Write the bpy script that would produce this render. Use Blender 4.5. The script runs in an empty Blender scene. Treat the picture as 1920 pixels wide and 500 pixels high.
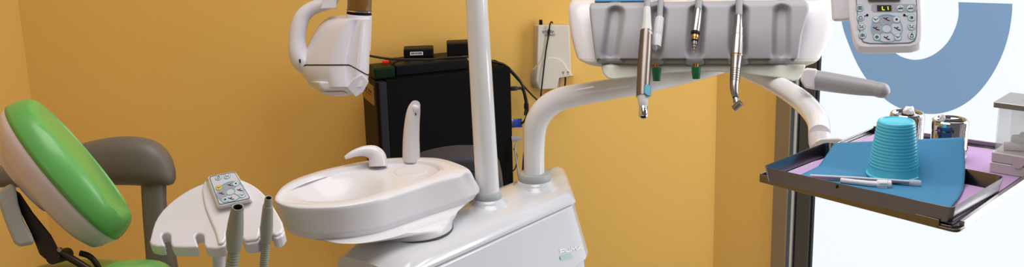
import bpy, bmesh, math, random
from mathutils import Vector as V, Matrix
random.seed(7)
SC = bpy.context.scene
COL = SC.collection
PI = math.pi

# ------------------------------------------------------------------ camera
FPX, PITCH, ROLL, CAMH = 2200.0, math.radians(15.3), math.radians(1.5), 1.55
CAM = V((0, 0, CAMH))
FW = V((0, math.cos(PITCH), -math.sin(PITCH)))
_r0, _u0 = V((1, 0, 0)), V((0, math.sin(PITCH), math.cos(PITCH)))
RT = _r0*math.cos(ROLL) - _u0*math.sin(ROLL)
UP = _u0*math.cos(ROLL) + _r0*math.sin(ROLL)
cd = bpy.data.cameras.new('camera')
cd.sensor_width = 36; cd.lens = FPX/1920*36; cd.clip_start = .05
co = bpy.data.objects.new('camera', cd); COL.objects.link(co)
M = Matrix.Identity(4)
for i in range(3):
    M[i][0], M[i][1], M[i][2], M[i][3] = RT[i], UP[i], -FW[i], CAM[i]
co.matrix_world = M
SC.camera = co
SC.view_settings.view_transform = 'Standard'
SC.view_settings.look = 'None'
SC.view_settings.exposure = 0.0
SC.view_settings.gamma = 1.0
SC.view_settings.use_curve_mapping = False

# ------------------------------------------------------------------ light
wd = bpy.data.worlds.new('room_ambient'); SC.world = wd; wd.use_nodes = True
wd.node_tree.nodes['Background'].inputs[0].default_value = (1.0, .97, .96, 1)
wd.node_tree.nodes['Background'].inputs[1].default_value = .14

def area(name, loc, target, sx, sy, power, col):
    l = bpy.data.lights.new(name, 'AREA'); l.shape = 'RECTANGLE'; l.size = sx; l.size_y = sy
    l.energy = power; l.color = col
    o = bpy.data.objects.new(name, l); COL.objects.link(o); o.location = loc
    o.rotation_euler = (V(target)-V(loc)).to_track_quat('-Z', 'Y').to_euler()
    return o
area('ceiling_lamp_light', (.15, 1.95, 2.68), (-.2, 2.3, 0), 1.6, 1.3, 35, (1, .97, .95))
area('window_daylight', (1.70, 2.34, 1.35), (-.3, 3.05, .95), .9, 1.5, 32, (.95, .98, 1))
area('rear_fill_light', (-.9, -1.0, 1.9), (.1, 2.6, .9), 1.4, 1.2, 5, (1, .96, .96))  # weak front fill added behind the camera, no window stands there
WINDOW_EMIT = .97
FILM_EMIT = .68

# ------------------------------------------------------------------ pixel -> place
def ray(x, y): return FW + RT*((x-960)/FPX) - UP*((y-250)/FPX)
def at(x, y, d): return CAM + ray(x, y)*d
def onz(x, y, z):
    r = ray(x, y); return CAM + r*((z-CAMH)/r.z)
def onp(x, y, p0, n):
    r = ray(x, y); return CAM + r*((p0-CAM).dot(n)/r.dot(n))
def ony(x, y, Y): return onp(x, y, V((0, Y, 0)), V((0, 1, 0)))
def lerp(a, b, t): return a+(b-a)*t
def interp(tab, x):
    if x <= tab[0][0]: return tab[0][1]
    for (a, b), (c, d) in zip(tab, tab[1:]):
        if x <= c: return b+(d-b)*(x-a)/(c-a)
    return tab[-1][1]
def sstep(a, b, x):
    t = max(0, min(1, (x-a)/(b-a))); return t*t*(3-2*t)
def crv(pts, n=6, closed=False):
    """Catmull-Rom through points of any dimension"""
    P = [tuple(p) for p in pts]; N = len(P); out = []
    rng = range(N if closed else N-1)
    for i in rng:
        if closed: p0, p1, p2, p3 = P[i-1], P[i], P[(i+1) % N], P[(i+2) % N]
        else:
            p1, p2 = P[i], P[i+1]
            p0 = P[i-1] if i else tuple(2*a-b for a, b in zip(p1, p2))
            p3 = P[i+2] if i+2 < N else tuple(2*b-a for a, b in zip(p1, p2))
        for k in range(n):
            t = k/n
            out.append(tuple(.5*(2*b+(c-a)*t+(2*a-5*b+4*c-d)*t*t+(3*b-3*c+d-a)*t**3) for a, b, c, d in zip(p0, p1, p2, p3)))
    if not closed: out.append(P[-1])
    return out
def chaikin(pts, it=2):
    P = [tuple(p) for p in pts]
    for _ in range(it):
        Q = []
        for i in range(len(P)):
            a, b = P[i], P[(i+1) % len(P)]
            Q.append(tuple(.75*u+.25*v for u, v in zip(a, b))); Q.append(tuple(.25*u+.75*v for u, v in zip(a, b)))
        P = Q
    return P
def rpoly(pts, r, seg=4):
    """polygon (3-D points in order) with rounded corners"""
    out = []; N = len(pts)
    for i in range(N):
        p, a, b = V(pts[i]), V(pts[i-1]), V(pts[(i+1) % N])
        rr = r[i] if isinstance(r, (list, tuple)) else r
        da, db = (a-p), (b-p)
        k = min(rr, da.length*.45, db.length*.45)
        s, e = p+da.normalized()*k, p+db.normalized()*k
        for j in range(seg+1):
            t = j/seg; out.append(s*(1-t)**2+p*2*t*(1-t)+e*t*t)
    return out

# ------------------------------------------------------------------ mesh builder
class MB:
    def __init__(s): s.v = []; s.f = []; s.m = []; s.mi = 0
    def add(s, vs, fs):
        o = len(s.v); s.v += [V(p) for p in vs]
        s.f += [[i+o for i in f] for f in fs]; s.m += [s.mi]*len(fs); return s
    def loft(s, rings, cap0=True, cap1=True, loop=False):
        n = len(rings[0]); vs = [p for r in rings for p in r]; fs = []
        K = len(rings)
        for i in range(K if loop else K-1):
            a, b = i*n, ((i+1) % K)*n
            for j in range(n):
                k = (j+1) % n; fs.append((a+j, a+k, b+k, b+j))
        if cap0 and not loop: fs.append(tuple(range(n))[::-1])
        if cap1 and not loop: fs.append(tuple((K-1)*n+j for j in range(n)))
        return s.add(vs, fs)
    def tube(s, pts, rad=None, n=14, flat=1.0, side=None, cap0=True, cap1=True):
        P = [V(p[:3]) for p in pts]
        R = [p[3] for p in pts] if rad is None else (rad if isinstance(rad, (list, tuple)) else [rad]*len(P))
        rings = []; prev = None
        for i, p in enumerate(P):
            t = V((0, 0, 0))
            if i: 
                q = p-P[i-1]
                if q.length > 1e-9: t += q.normalized()
            if i+1 < len(P):
                q = P[i+1]-p
                if q.length > 1e-9: t += q.normalized()
            t = t.normalized() if t.length > 1e-9 else V((0, 0, 1))
            if prev is None:
                up = side if side is not None else (V((0, 0, 1)) if abs(t.z) < .9 else V((1, 0, 0)))
                a = (up-t*up.dot(t)).normalized()
            else:
                a = (prev-t*prev.dot(t)).normalized()
            b = t.cross(a); prev = a
            rings.append([p+(a*math.cos(2*PI*k/n)+b*(flat*math.sin(2*PI*k/n)))*R[i] for k in range(n)])
        return s.loft(rings, cap0, cap1)
    def lathe(s, prof, base, axis=V((0, 0, 1)), n=32, cap0=True, cap1=True):
        ax = V(axis).normalized(); u = V((1, 0, 0)) if abs(ax.x) < .9 else V((0, 1, 0))
        a = (u-ax*u.dot(ax)).normalized(); b = ax.cross(a)
        return s.loft([[V(base)+ax*h+(a*math.cos(2*PI*k/n)+b*math.sin(2*PI*k/n))*max(r, 1e-5) for k in range(n)] for r, h in prof], cap0, cap1)
    def prism(s, out, d):
        d = V(d); return s.loft([[V(p) for p in out], [V(p)+d for p in out]])
    def box(s, c, a, b, d):
        c, a, b, d = V(c), V(a), V(b), V(d)
        return s.prism([c-a-b-d, c+a-b-d, c+a+b-d, c-a+b-d], d*2)
    def disc(s, c, eu, ev, n, rx, ry, h0, h1, k=24):
        return s.prism([c+eu*(rx*math.cos(2*PI*i/k))+ev*(ry*math.sin(2*PI*i/k))+n*h0 for i in range(k)], n*(h1-h0))
    def ringplate(s, c, eu, ev, n, rx, ry, w, h0, h1, k=32):
        rg = []
        for q, h in ((0, h0), (0, h1), (w, h1), (w, h0)):
            rg.append([c+eu*((rx-q)*math.cos(2*PI*i/k))+ev*((ry-q)*math.sin(2*PI*i/k))+n*h for i in range(k)])
        return s.loft(rg, loop=True)
    def strip(s, a, b, w, n, h0, h1):
        a, b = V(a), V(b); d = (b-a).normalized(); q = d.cross(n).normalized()*(w/2)
        return s.prism([a-q+n*h0, b-q+n*h0, b+q+n*h0, a+q+n*h0], n*(h1-h0))
    def grid(s, P):
        r, c = len(P), len(P[0])
        return s.add([p for row in P for p in row], [(i*c+j, i*c+j+1, (i+1)*c+j+1, (i+1)*c+j) for i in range(r-1) for j in range(c-1)])
    def build(s, name, mats, parent=None, bevel=0, seg=3, ang=38, sub=0, solid=0, flip=True):
        off = V((0, 0, 0)); p = parent
        while p is not None: off += p.location; p = p.parent
        me = bpy.data.meshes.new(name)
        me.from_pydata([tuple(q-off) for q in s.v], [], s.f)
        for m in (mats if isinstance(mats, (list, tuple)) else [mats]): me.materials.append(m)
        for pl, k in zip(me.polygons, s.m): pl.material_index = k
        bm = bmesh.new(); bm.from_mesh(me)
        bmesh.ops.recalc_face_normals(bm, faces=bm.faces)
        bm.to_mesh(me); bm.free()
        me.shade_smooth(); me.set_sharp_from_angle(angle=math.radians(ang))
        o = bpy.data.objects.new(name, me); COL.objects.link(o)
        if parent is not None: o.parent = parent
        if solid:
            q = o.modifiers.new('solid', 'SOLIDIFY'); q.thickness = solid
        if bevel:
            q = o.modifiers.new('bevel', 'BEVEL'); q.width = bevel; q.segments = seg; q.limit_method = 'ANGLE'
            q.angle_limit = math.radians(40); q.use_clamp_overlap = True
            q = o.modifiers.new('wn', 'WEIGHTED_NORMAL'); q.keep_sharp = True
        if sub:
            q = o.modifiers.new('sub', 'SUBSURF'); q.levels = sub; q.render_levels = sub
        return o
def tag(o, label=None, cat=None, group=None, kind=None):
    if label: o['label'] = label
    if cat: o['category'] = cat
    if group: o['group'] = group
    if kind: o['kind'] = kind
    return o
def thing(name, loc, label, cat, group=None):
    o = bpy.data.objects.new(name, None); COL.objects.link(o); o.location = loc; o.empty_display_size = .05
    return tag(o, label, cat, group)

# ------------------------------------------------------------------ materials
def srgb(r, g, b):
    f = lambda c: (c/255/12.92 if c/255 <= .04045 else ((c/255+.055)/1.055)**2.4)
    return (f(r), f(g), f(b), 1)
def mat(name, rgb, rough=.5, spec=.5, metal=0, coat=0, noise=.03, scale=30, bump=0, bscale=200, trans=0, ior=1.45, emit=0, emitcol=None, alpha=1, sss=0):
    m = bpy.data.materials.new(name); m.use_nodes = True
    nt = m.node_tree; b = nt.nodes['Principled BSDF']
    c = srgb(*rgb)
    tc = nt.nodes.new('ShaderNodeTexCoord')
    nz = nt.nodes.new('ShaderNodeTexNoise'); nz.inputs['Scale'].default_value = scale; nz.inputs['Detail'].default_value = 4
    nt.links.new(tc.outputs['Object'], nz.inputs['Vector'])
    mx = nt.nodes.new('ShaderNodeMix'); mx.data_type = 'RGBA'
    mx.inputs[6].default_value = tuple(x*(1-noise) for x in c[:3])+(1,)
    mx.inputs[7].default_value = tuple(min(1, x*(1+noise)) for x in c[:3])+(1,)
    nt.links.new(nz.outputs['Fac'], mx.inputs[0]); nt.links.new(mx.outputs[2], b.inputs['Base Color'])
    b.inputs['Specular IOR Level'].default_value = spec; b.inputs['Roughness'].default_value = rough; b.inputs['Metallic'].default_value = metal
    b.inputs['Coat Weight'].default_value = coat; b.inputs['Coat Roughness'].default_value = .06
    b.inputs['Transmission Weight'].default_value = trans; b.inputs['IOR'].default_value = ior
    b.inputs['Alpha'].default_value = alpha
    if sss: b.inputs['Subsurface Weight'].default_value = sss; b.inputs['Subsurface Radius'].default_value = (.01, .01, .01)
    if emit:
        b.inputs['Emission Color'].default_value = srgb(*(emitcol or rgb)); b.inputs['Emission Strength'].default_value = emit
    if bump:
        n2 = nt.nodes.new('ShaderNodeTexNoise'); n2.inputs['Scale'].default_value = bscale; n2.inputs['Detail'].default_value = 3
        nt.links.new(tc.outputs['Object'], n2.inputs['Vector'])
        bp = nt.nodes.new('ShaderNodeBump'); bp.inputs['Strength'].default_value = bump; bp.inputs['Distance'].default_value = .002
        nt.links.new(n2.outputs['Fac'], bp.inputs['Height']); nt.links.new(bp.outputs['Normal'], b.inputs['Normal'])
    return m
WALL = mat('yellow_wall_paint', (226, 183, 98), .75, spec=.3, noise=.03, scale=3, bump=.25, bscale=120)
FLOOR = mat('pale_floor_vinyl', (196, 190, 182), .35, noise=.06, scale=12)
CEIL = mat('white_ceiling_paint', (235, 232, 228), .8)
WHITE = mat('white_abs_plastic', (218, 214, 219), .28, coat=.25, noise=.01)
CERAM = mat('white_ceramic_glaze', (220, 217, 221), .30, coat=.15, noise=.01)
ENAMEL = mat('white_enamelled_tube', (224, 223, 226), .16, coat=.5, noise=.01)
LACQ = mat('white_lacquered_cover', (206, 206, 211), .2, coat=.5, noise=.01)
WARMW = mat('warm_white_housing', (216, 213, 222), .38, coat=.1, noise=.015)
SHELL = mat('white_headrest_plastic', (214, 200, 203), .45, noise=.02)
UNDER = mat('putty_under_plastic', (196, 198, 186), .5, noise=.02)
APRON = mat('grey_silicone_apron', (163, 162, 168), .5, noise=.02)
LGREY = mat('light_grey_plastic', (196, 196, 196), .4)
COLLAR = mat('grey_rubber_collar', (168, 172, 174), .5)
GREYH = mat('grey_handle_plastic', (150, 150, 156), .42)
HOSE = mat('grey_hose_rubber', (152, 154, 160), .5)
SUCT = mat('olive_grey_suction_plastic', (150, 152, 140), .45)
GREEN = mat('green_leatherette', (98, 168, 84), .34, noise=.04, scale=9, coat=.12, bump=.05, bscale=500)
ARMG = mat('dark_olive_grey_armrest', (104, 98, 90), .45, noise=.05, bump=.15, bscale=400)
DKMET = mat('dark_brown_metal', (52, 40, 36), .4, metal=.5)
STEEL = mat('brushed_steel', (150, 146, 144), .28, metal=1, noise=.08, scale=60)
STEELD = mat('brushed_dark_steel', (122, 112, 106), .34, metal=1, noise=.08, scale=60)
TRAYM = mat('satin_tray_steel', (132, 128, 130), .22, metal=1, noise=.06, scale=20)
BRIGHT = mat('bright_tray_rail', (196, 194, 196), .35, metal=1, noise=.05)
CHROME = mat('polished_chrome', (206, 204, 206), .06, metal=1, noise=.01)
BRASS = mat('brass', (176, 130, 74), .3, metal=1)
BLACK = mat('black_case_paint', (3, 4, 7), .7, noise=.1, spec=.15)
BLKPL = mat('black_plastic', (16, 15, 17), .4, noise=.1, spec=.15)
CABLE = mat('black_cable_rubber', (13, 12, 14), .45)
SLATE = mat('slate_plastic', (40, 42, 52), .5, spec=.15)
BEZEL = mat('dark_brown_bezel', (34, 24, 20), .5, spec=.15)
DARKG = mat('dark_grey_plastic', (62, 63, 72), .5, spec=.15)
BEIGE = mat('beige_drive_plastic', (150, 118, 74), .5)
DEVICE = mat('cream_device_plastic', (208, 202, 190), .45, noise=.01)
PAPERW = mat('white_paper', (225, 225, 225), .7)
INK = mat('black_ink', (18, 18, 22), .6)
INKB = mat('blue_ink', (20, 84, 120), .6)
RED = mat('red_switch', (200, 20, 14), .3, emit=.25)
DKGRN = mat('dark_green_plastic', (16, 34, 18), .45, spec=.15)
VGA = mat('blue_connector', (28, 54, 150), .4)
GREYC = mat('grey_cable', (150, 150, 150), .5)
TEAL = mat('teal_button_plastic', (14, 132, 164), .3, coat=.3)
KNOB = mat('green_knob_plastic', (8, 92, 56), .4)
BROWN = mat('brown_tinted_tube', (118, 80, 36), .12, coat=.5, noise=.05)
LILAC = mat('lilac_tray_paper', (184, 152, 196), .8, noise=.05, scale=60)
NAPK = mat('blue_embossed_napkin', (62, 130, 172), .8, noise=.03, scale=80, bump=.25, bscale=500)
CUPM = mat('cyan_cup_plastic', (96, 222, 250), .28, coat=.2, sss=.0, noise=.01)
def translucent(m, col, fac):
    nt = m.node_tree; out = next(n for n in nt.nodes if n.type == 'OUTPUT_MATERIAL'); b = nt.nodes['Principled BSDF']
    t = nt.nodes.new('ShaderNodeBsdfTranslucent'); t.inputs['Color'].default_value = srgb(*col)
    x = nt.nodes.new('ShaderNodeMixShader'); x.inputs[0].default_value = fac
    nt.links.new(b.outputs[0], x.inputs[1]); nt.links.new(t.outputs[0], x.inputs[2]); nt.links.new(x.outputs[0], out.inputs['Surface'])
translucent(CUPM, (120, 226, 250), .22)
COTTON = mat('white_cotton', (240, 240, 240), .95, bump=.8, bscale=300)
NOZZ = mat('white_nozzle_plastic', (228, 230, 238), .3)
CLEAR = mat('clear_plastic', (228, 230, 230), .15, alpha=.24, noise=0)
FROSTC = mat('frosted_clear_plastic', (222, 228, 236), .25, alpha=.6, noise=0)
PINKT = mat('pinkish_tube_plastic', (190, 160, 160), .25)
BOXW = mat('off_white_box_plastic', (214, 206, 202), .4)
LIDM = mat('grey_steel_lid', (170, 166, 162), .3, metal=.85)
FACE = mat('pale_grey_keypad_film', (196, 198, 206), .5, noise=.01)
FACEG = mat('grey_keypad_film', (160, 156, 168), .5, noise=.01)
KRING = mat('light_blue_print', (126, 168, 190), .5)
KBTN = mat('pale_button_film', (200, 210, 216), .45)
KYEL = mat('yellow_button_film', (232, 188, 60), .45)
LINE = mat('slate_blue_line', (92, 100, 118), .5)
LCD = mat('dark_display', (46, 46, 48), .25)
LCDG = mat('lit_display_segment', (200, 220, 60), .5, emit=.7)
ALUB = mat('bronze_aluminium', (142, 122, 92), .5, metal=.2, noise=.05)
ALUS = mat('blue_grey_aluminium', (98, 114, 124), .4, metal=.4)
ALUW = mat('aluminium_edge_highlight', (214, 214, 214), .35, metal=.4)  # near-white colour paints the highlight along the frame edge
ALUD = mat('dark_frame_aluminium', (78, 76, 70), .5, metal=.3, noise=.05)
SEAL = mat('black_seal', (14, 13, 16), .6)
GLASSF = mat('frosted_lit_glass', (70, 74, 78), .6, noise=0, emit=WINDOW_EMIT, emitcol=(243, 249, 255))
FILM = mat('blue_window_film', (60, 78, 98), .7, noise=.02, emit=FILM_EMIT, emitcol=(132, 166, 202))
LOGOW = mat('logo_white_print', (252, 253, 255), .4)
LOGOG = mat('logo_aqua_print', (166, 204, 204), .4)
DARKIN = mat('painted_inner_shade', (20, 16, 14), .8)  # near-black colour stands in for shade inside bores and lid openings
GASKET = mat('dark_joint_line', (70, 72, 70), .6)

# ------------------------------------------------------------------ setting
YB = 3.6
def struct(mb, name, m, **k): return tag(mb.build(name, m, **k), kind='structure')
cor = ony(1341, 300, YB)              # the inside corner of the yellow walls
lef = ony(47, 100, YB)
a45 = math.radians(45)
WE = V((math.cos(a45), -math.sin(a45), 0)); WN = V((-math.sin(a45), -math.cos(a45), 0))
WP0 = V((cor.x, YB, 0))
def onw(x, y, h=0): return onp(x, y, WP0+WN*h, WN)
def tw(px, h=0): return (onw(px, 320, h)-WP0).dot(WE)
def wbox(mb, t0, t1, z0, z1, h0, h1):
    c = WP0+WE*((t0+t1)/2)+WN*((h0+h1)/2)+V((0, 0, (z0+z1)/2))
    return mb.box(c, WE*((t1-t0)/2), WN*((h1-h0)/2), V((0, 0, (z1-z0)/2)))
CEZ = 2.75
mb = MB(); mb.box(((lef.x+cor.x)/2, YB+.05, CEZ/2), ((cor.x-lef.x)/2+.06, 0, 0), (0, .05, 0), (0, 0, CEZ/2)); struct(mb, 'wall_back', WALL)
mb = MB(); mb.box((lef.x-.05, 1.75, CEZ/2), (.05, 0, 0), (0, 1.85, 0), (0, 0, CEZ/2)); struct(mb, 'wall_left', WALL)
t0 = tw(1451)
mb = MB(); wbox(mb, -.02, t0, 0, CEZ, -.1, 0); wbox(mb, t0, 2.6, 2.25, CEZ, -.1, 0); wbox(mb, 2.3, 2.6, 0, 2.25, -.1, 0); struct(mb, 'wall_right', WALL)
mb = MB(); mb.box((.5, 1.7, -.03), (2.6, 0, 0), (0, 2.4, 0), (0, 0, .03)); struct(mb, 'floor', FLOOR)
for nm, a, b, h0, h1, m in (('trim_1', 1451, 1477, -.1, .012, ALUB), ('trim_2', 1477, 1485.5, -.1, .004, ALUS), ('trim_3', 1485.5, 1489, -.1, .006, ALUW),  # trim_3 is the painted highlight strip
                            ('trim_4', 1489, 1496, -.1, -.006, SEAL), ('trim_5', 1496, 1521, -.1, .002, ALUD), ('trim_6', 1521, 1527, -.1, -.004, SEAL)):
    mb = MB(); wbox(mb, tw(a, h1), tw(b, h1), 0, 2.25, h0, h1); struct(mb, nm, m, bevel=.0008)
mb = MB(); wbox(mb, tw(1527), 2.3, 0, 2.25, -.03, -.012); struct(mb, 'window_1', GLASSF)
# the blue graphic on the frosted glass: a broad half-ring
out = [(1797, 4), (1797, 30), (1790, 55), (1776, 80), (1757, 98), (1738, 108), (1718, 112), (1698, 109), (1680, 100), (1668, 85), (1655, 62), (1646, 30), (1643, 4)]
inn = [(1898, 7), (1897, 30), (1890, 70), (1876, 110), (1855, 148), (1828, 180), (1798, 201), (1765, 212), (1735, 213), (1700, 207), (1666, 191), (1634, 160), (1610, 125), (1592, 85), (1580, 50), (1573, 7)]
oi = crv(out, 5); oo = crv(inn, 5)
K = 60
def resamp(p, k):
    L = [0]
    for a, b in zip(p, p[1:]): L.append(L[-1]+math.dist(a, b))
    res = []
    for i in range(k+1):
        s = L[-1]*i/k; j = max(0, min(len(p)-2, next((q for q in range(len(L)-1) if L[q+1] >= s-1e-9), len(p)-2)))
        t = (s-L[j])/max(1e-9, L[j+1]-L[j]); res.append(tuple(u+(v-u)*t for u, v in zip(p[j], p[j+1])))
    return res
ri, ro = resamp(oi, K), resamp(oo, K)
mb = MB()
mb.loft([[onw(*ri[i], -.012), onw(*ri[i], -.0112), onw(*ro[i], -.0112), onw(*ro[i], -.012)] for i in range(K+1)])
tag(mb.build('window_decal', FILM), 'large matte blue curved film graphic stuck on the frosted white glass', 'decal')

# ------------------------------------------------------------------ dental water unit
ZT = .75
PB = onz(915, 372, ZT+.012); AB = onz(1003, 338, ZT+.012)
tt = V((AB.x-PB.x, AB.y-PB.y, 0)).normalized(); nn = V((tt.y, -tt.x, 0))
def loc(p): q = p-V((PB.x, PB.y, 0)); return q.dot(tt), q.dot(nn)
unit = thing('dental_water_unit', (PB.x, PB.y, 0), 'glossy white dental unit body with a tall white post beside the basin', 'dental unit')
def U(t, n, z): return V((PB.x, PB.y, z))+tt*t+nn*n
SEZ = ZT-.034
R_ = onz(1079, 379, SEZ); tR, nR = loc(R_)
L_ = onz(870, 474, SEZ); tL, nL = loc(L_)
def secU(t):
    nf = lerp(nL, nR, (t-tL)/(tR-tL)); return nf
# cover: stations along the unit, profile from the seam up over the top to the back
def cover_ring(t, edge):
    nf = secU(t); k = edge
    prof = [(nf+.001, SEZ), (nf-.001, SEZ+.012), (nf-.012, SEZ+.024), (nf-.03, ZT-.004), (nf-.06, ZT), (0, ZT+.004), (-.05, ZT), (-.075, ZT-.012), (-.088, ZT-.035), (-.092, SEZ-.02), (-.092, SEZ-.05), (nf-.02, SEZ-.05), (nf-.005, SEZ-.004)]
    return prof
stations = []
tA = loc(onz(662, 497, SEZ))[0]; tB = tR
print('tA', tA, loc(onz(662, 497, SEZ)), loc(foot0) if 'foot0' in globals() else '')
for i in range(27):
    s = i/26; t = lerp(tA, tB, s)
    prof = cover_ring(t, 0)
    e = 1.0; dz = 0
    dr = tB-t
    if dr < .03: q = 1-dr/.03; e = 1-.06*q*q; dz = -.014*q**3
    dl = t-tA
    if dl < .08: q = 1-dl/.08; e = 1-.12*q*q; dz = -.02*q**3
    ring = []
    for n_, z_ in prof:
        zz = z_
        if z_ > SEZ+.001: zz = SEZ+(z_-SEZ)*(1+dz/.034)
        nf = secU(t)
        n2 = n_
        if n_ < 0: n2 = n_*e
        ring.append(U(t+sstep(.55, 1, s)*1.0*max(0, nf-.004-n2), n2, zz))
    stations.append([V(p) for p in crv(ring, 3, True)])
mb = MB(); mb.loft(stations); mb.build('top_cover', LACQ, unit, ang=50)
# right end rounds off
# front panel below the seam, drafted outwards
PBR = onp(1110, 477, U(0, nR+.012, 0), nn)       # lower right corner of the panel
tP, nP = loc(PBR)
ZP = PBR.z
def fp(t, z):
    s = (SEZ-z)/(SEZ-ZP); return secU(t)+.012*s+.002
tops = []
mb = MB()
rings = []
Nn = 24
for j in range(9):
    s = j/8; z = lerp(SEZ-.003, ZP, s)
    te = lerp(tR+.004, tP, s)
    row = []
    for i in range(Nn+1):
        t = lerp(tA, te, i/Nn); zz = z-(.05*s*(te-t)/.3 if te-t > 0 else 0)
        row.append(U(t, fp(t, zz)-(.010*max(0, 1-(te-t)/.02)**2), zz))
    rings.append(row)
full = []
for row in rings:
    back = [U(0, -.08, 0)+tt*((row[k]-V((PB.x, PB.y, 0))).dot(tt)+.12*sstep(.55, 1, k/Nn))+V((0, 0, row[k].z)) for k in range(Nn, -1, -1)]
    full.append(row+back)
mb.loft(full); mb.build('front_panel', LACQ, unit, bevel=.004, ang=40)
mb = MB()
low = []
for z, g in ((ZP+.03, .0), (ZP-.10, .004), (ZP-.3, .0), (.04, -.02)):
    te = tP-.012+ (ZP-z)*.06
    low.append([U(tA+.02, secU(tA)-.004+g, z), U(te, secU(te)+.004+g, z), U(te+.10, -.075, z), U(tA+.02, -.08, z)])
low2 = [rpoly(r, .02, 4) for r in low]
mb.loft(low2); mb.build('lower_body', LACQ, unit, ang=40)
mb = MB(); mb.prism([p-V((0, 0, p.z)) for p in rpoly([U(tA+.02, .08, 0), U(.17, .10, 0), U(.25, -.07, 0), U(tA+.02, -.09, 0)], .03)], (0, 0, .045)); mb.build('base_plinth', COLLAR, unit, bevel=.004)
# fillets under collars, collars, post
for nm, c, r0 in (('post_collar', PB, .0275), ('arm_collar', AB, .0345)):
    c0 = V((c.x, c.y, ZT))
    mb = MB(); mb.lathe([(r0+.018, -.004), (r0+.015, .0015), (r0+.010, .0035), (r0+.006, .008), (r0+.0035, .014), (r0-.002, .015)], c0)
    mb.build('collar_boss', LACQ, unit, ang=60)
    mb = MB(); mb.lathe([(r0-.003, .010), (r0+.001, .012), (r0+.002, .015), (r0+.002, .026), (r0-.001, .030), (r0-.007, .0305)], c0)
    mb.build(nm, COLLAR, unit, ang=40)
ptop = onp(893, 0, V((0, PB.y, 0)), V((0, 1, 0)))
pdir = (ptop-V((PB.x, PB.y, ZT))).normalized()
mb = MB(); base = V((PB.x, PB.y, ZT+.02)); Lp = (ptop-base).length
mb.tube([base, base+pdir*(Lp*.5), base+pdir*Lp, base+pdir*(Lp+.75)], [.0250, .0238, .0222, .020], n=36); mb.build('lamp_post', ENAMEL, unit)
# logo on the panel
def onf(x, y): 
    p0 = U(tR, fp(tR, SEZ), SEZ); p1 = U(tL, fp(tL, SEZ), SEZ); p2 = U(tP, fp(tP, ZP), ZP)
    n_ = (p1-p0).cross(p2-p0).normalized()
    if n_.dot(FW) > 0: n_ = -n_
    return onp(x, y, p0+n_*.0014, n_), n_
mb = MB(); _, fn = onf(1070, 465)
def seg(px, w=.0019, k=0):
    mb.mi = k
    for a, b in zip(px, px[1:]): mb.strip(onf(*a)[0], onf(*b)[0], w, fn, 0, .0006)
seg([(1049, 468.5), (1058, 466.5), (1058, 470.5), (1050, 472.5), (1050, 474.5)])
seg([(1060.5, 467), (1061, 472), (1068.5, 470.5), (1068, 465)])
seg([(1070.5, 471), (1071.5, 464), (1076, 467.5), (1079.5, 461.5), (1081, 468.5)])
seg([(1082.5, 468.5), (1087.5, 460.5), (1091.5, 467)]); seg([(1085, 466), (1089, 465)])
mb.mi = 1
mb.prism(rpoly([onf(1050, 480)[0], onf(1072, 475)[0], onf(1073, 482)[0], onf(1051, 487)[0]], .0025), fn*.0005)
mb.build('printed_logo', [LOGOW, LOGOG], unit)

# ------------------------------------------------------------------ cuspidor basin
ZR = ZT+.102
PC_ = onz(772, 447, ZT)                              # front of the foot
foot = V((onz(772, 428, ZT).x, onz(772, 428, ZT).y, ZT))
cus = thing('cuspidor_basin', tuple(foot), 'white glazed spittoon basin with two white spouts standing on the unit', 'basin')
rim_px = [(515, 374), (519, 361), (530, 349), (550, 337), (580, 326), (620, 315), (690, 301), (740, 296), (785, 295), (825, 297), (860, 307), (882, 319), (866, 325), (844, 332), (795, 346), (738, 364), (700, 376), (644, 386), (590, 389), (554, 388), (529, 383)]
sk_px = [(515, 392), (519, 375), (531, 362), (552, 350), (582, 340), (624, 330), (694, 318), (744, 312), (792, 312), (838, 317), (880, 332), (899, 356), (885, 368), (850, 380), (800, 396), (742, 416), (702, 428), (648, 437), (592, 439), (556, 435), (529, 422)]
un_px = [(538, 420), (548, 404), (565, 392), (590, 384), (620, 376), (660, 368), (710, 358), (760, 354), (800, 354), (836, 362), (856, 375), (862, 385), (856, 398), (840, 408), (800, 422), (752, 440), (712, 450), (670, 456), (630, 455), (596, 448), (562, 438)]
ZS = ZR-.056
def rz(px, z, n=5): return [V(p) for p in crv([tuple(onz(x, y, z)) for x, y in px], n, True)]
A0 = rz(rim_px, ZR); B0 = rz(sk_px, ZS)
cen = sum(A0, V((0, 0, 0)))/len(A0)
def inset(r, k, z, c=None):
    c = c or cen; return [V((p.x+(c.x-p.x)*k, p.y+(c.y-p.y)*k, z)) for p in r]
in_px = [(522, 373), (527, 361), (538, 351), (556, 341), (586, 330), (624, 320), (692, 305), (738, 300), (775, 299), (803, 302), (820, 308), (826, 317), (818, 325), (804, 332), (775, 342), (730, 357), (694, 369), (642, 379), (592, 382), (558, 381), (534, 379)]
I0 = rz(in_px, ZR)
bowl_c = onz(640, 362, ZR-.03)
bw_px = [(545, 362), (549, 354), (557, 347), (570, 341), (590, 336), (615, 331), (645, 327), (672, 325), (697, 326), (713, 331), (722, 339), (722, 347), (716, 354), (704, 361), (690, 366), (668, 371), (640, 375), (612, 377), (585, 377), (565, 374), (551, 369)]
W0 = rz(bw_px, ZR-.009)
bc = sum(W0, V((0, 0, 0)))/len(W0)
rg = []
U1 = rz(un_px, ZS-.016)
fr = .082
n_ = len(A0)
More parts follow.
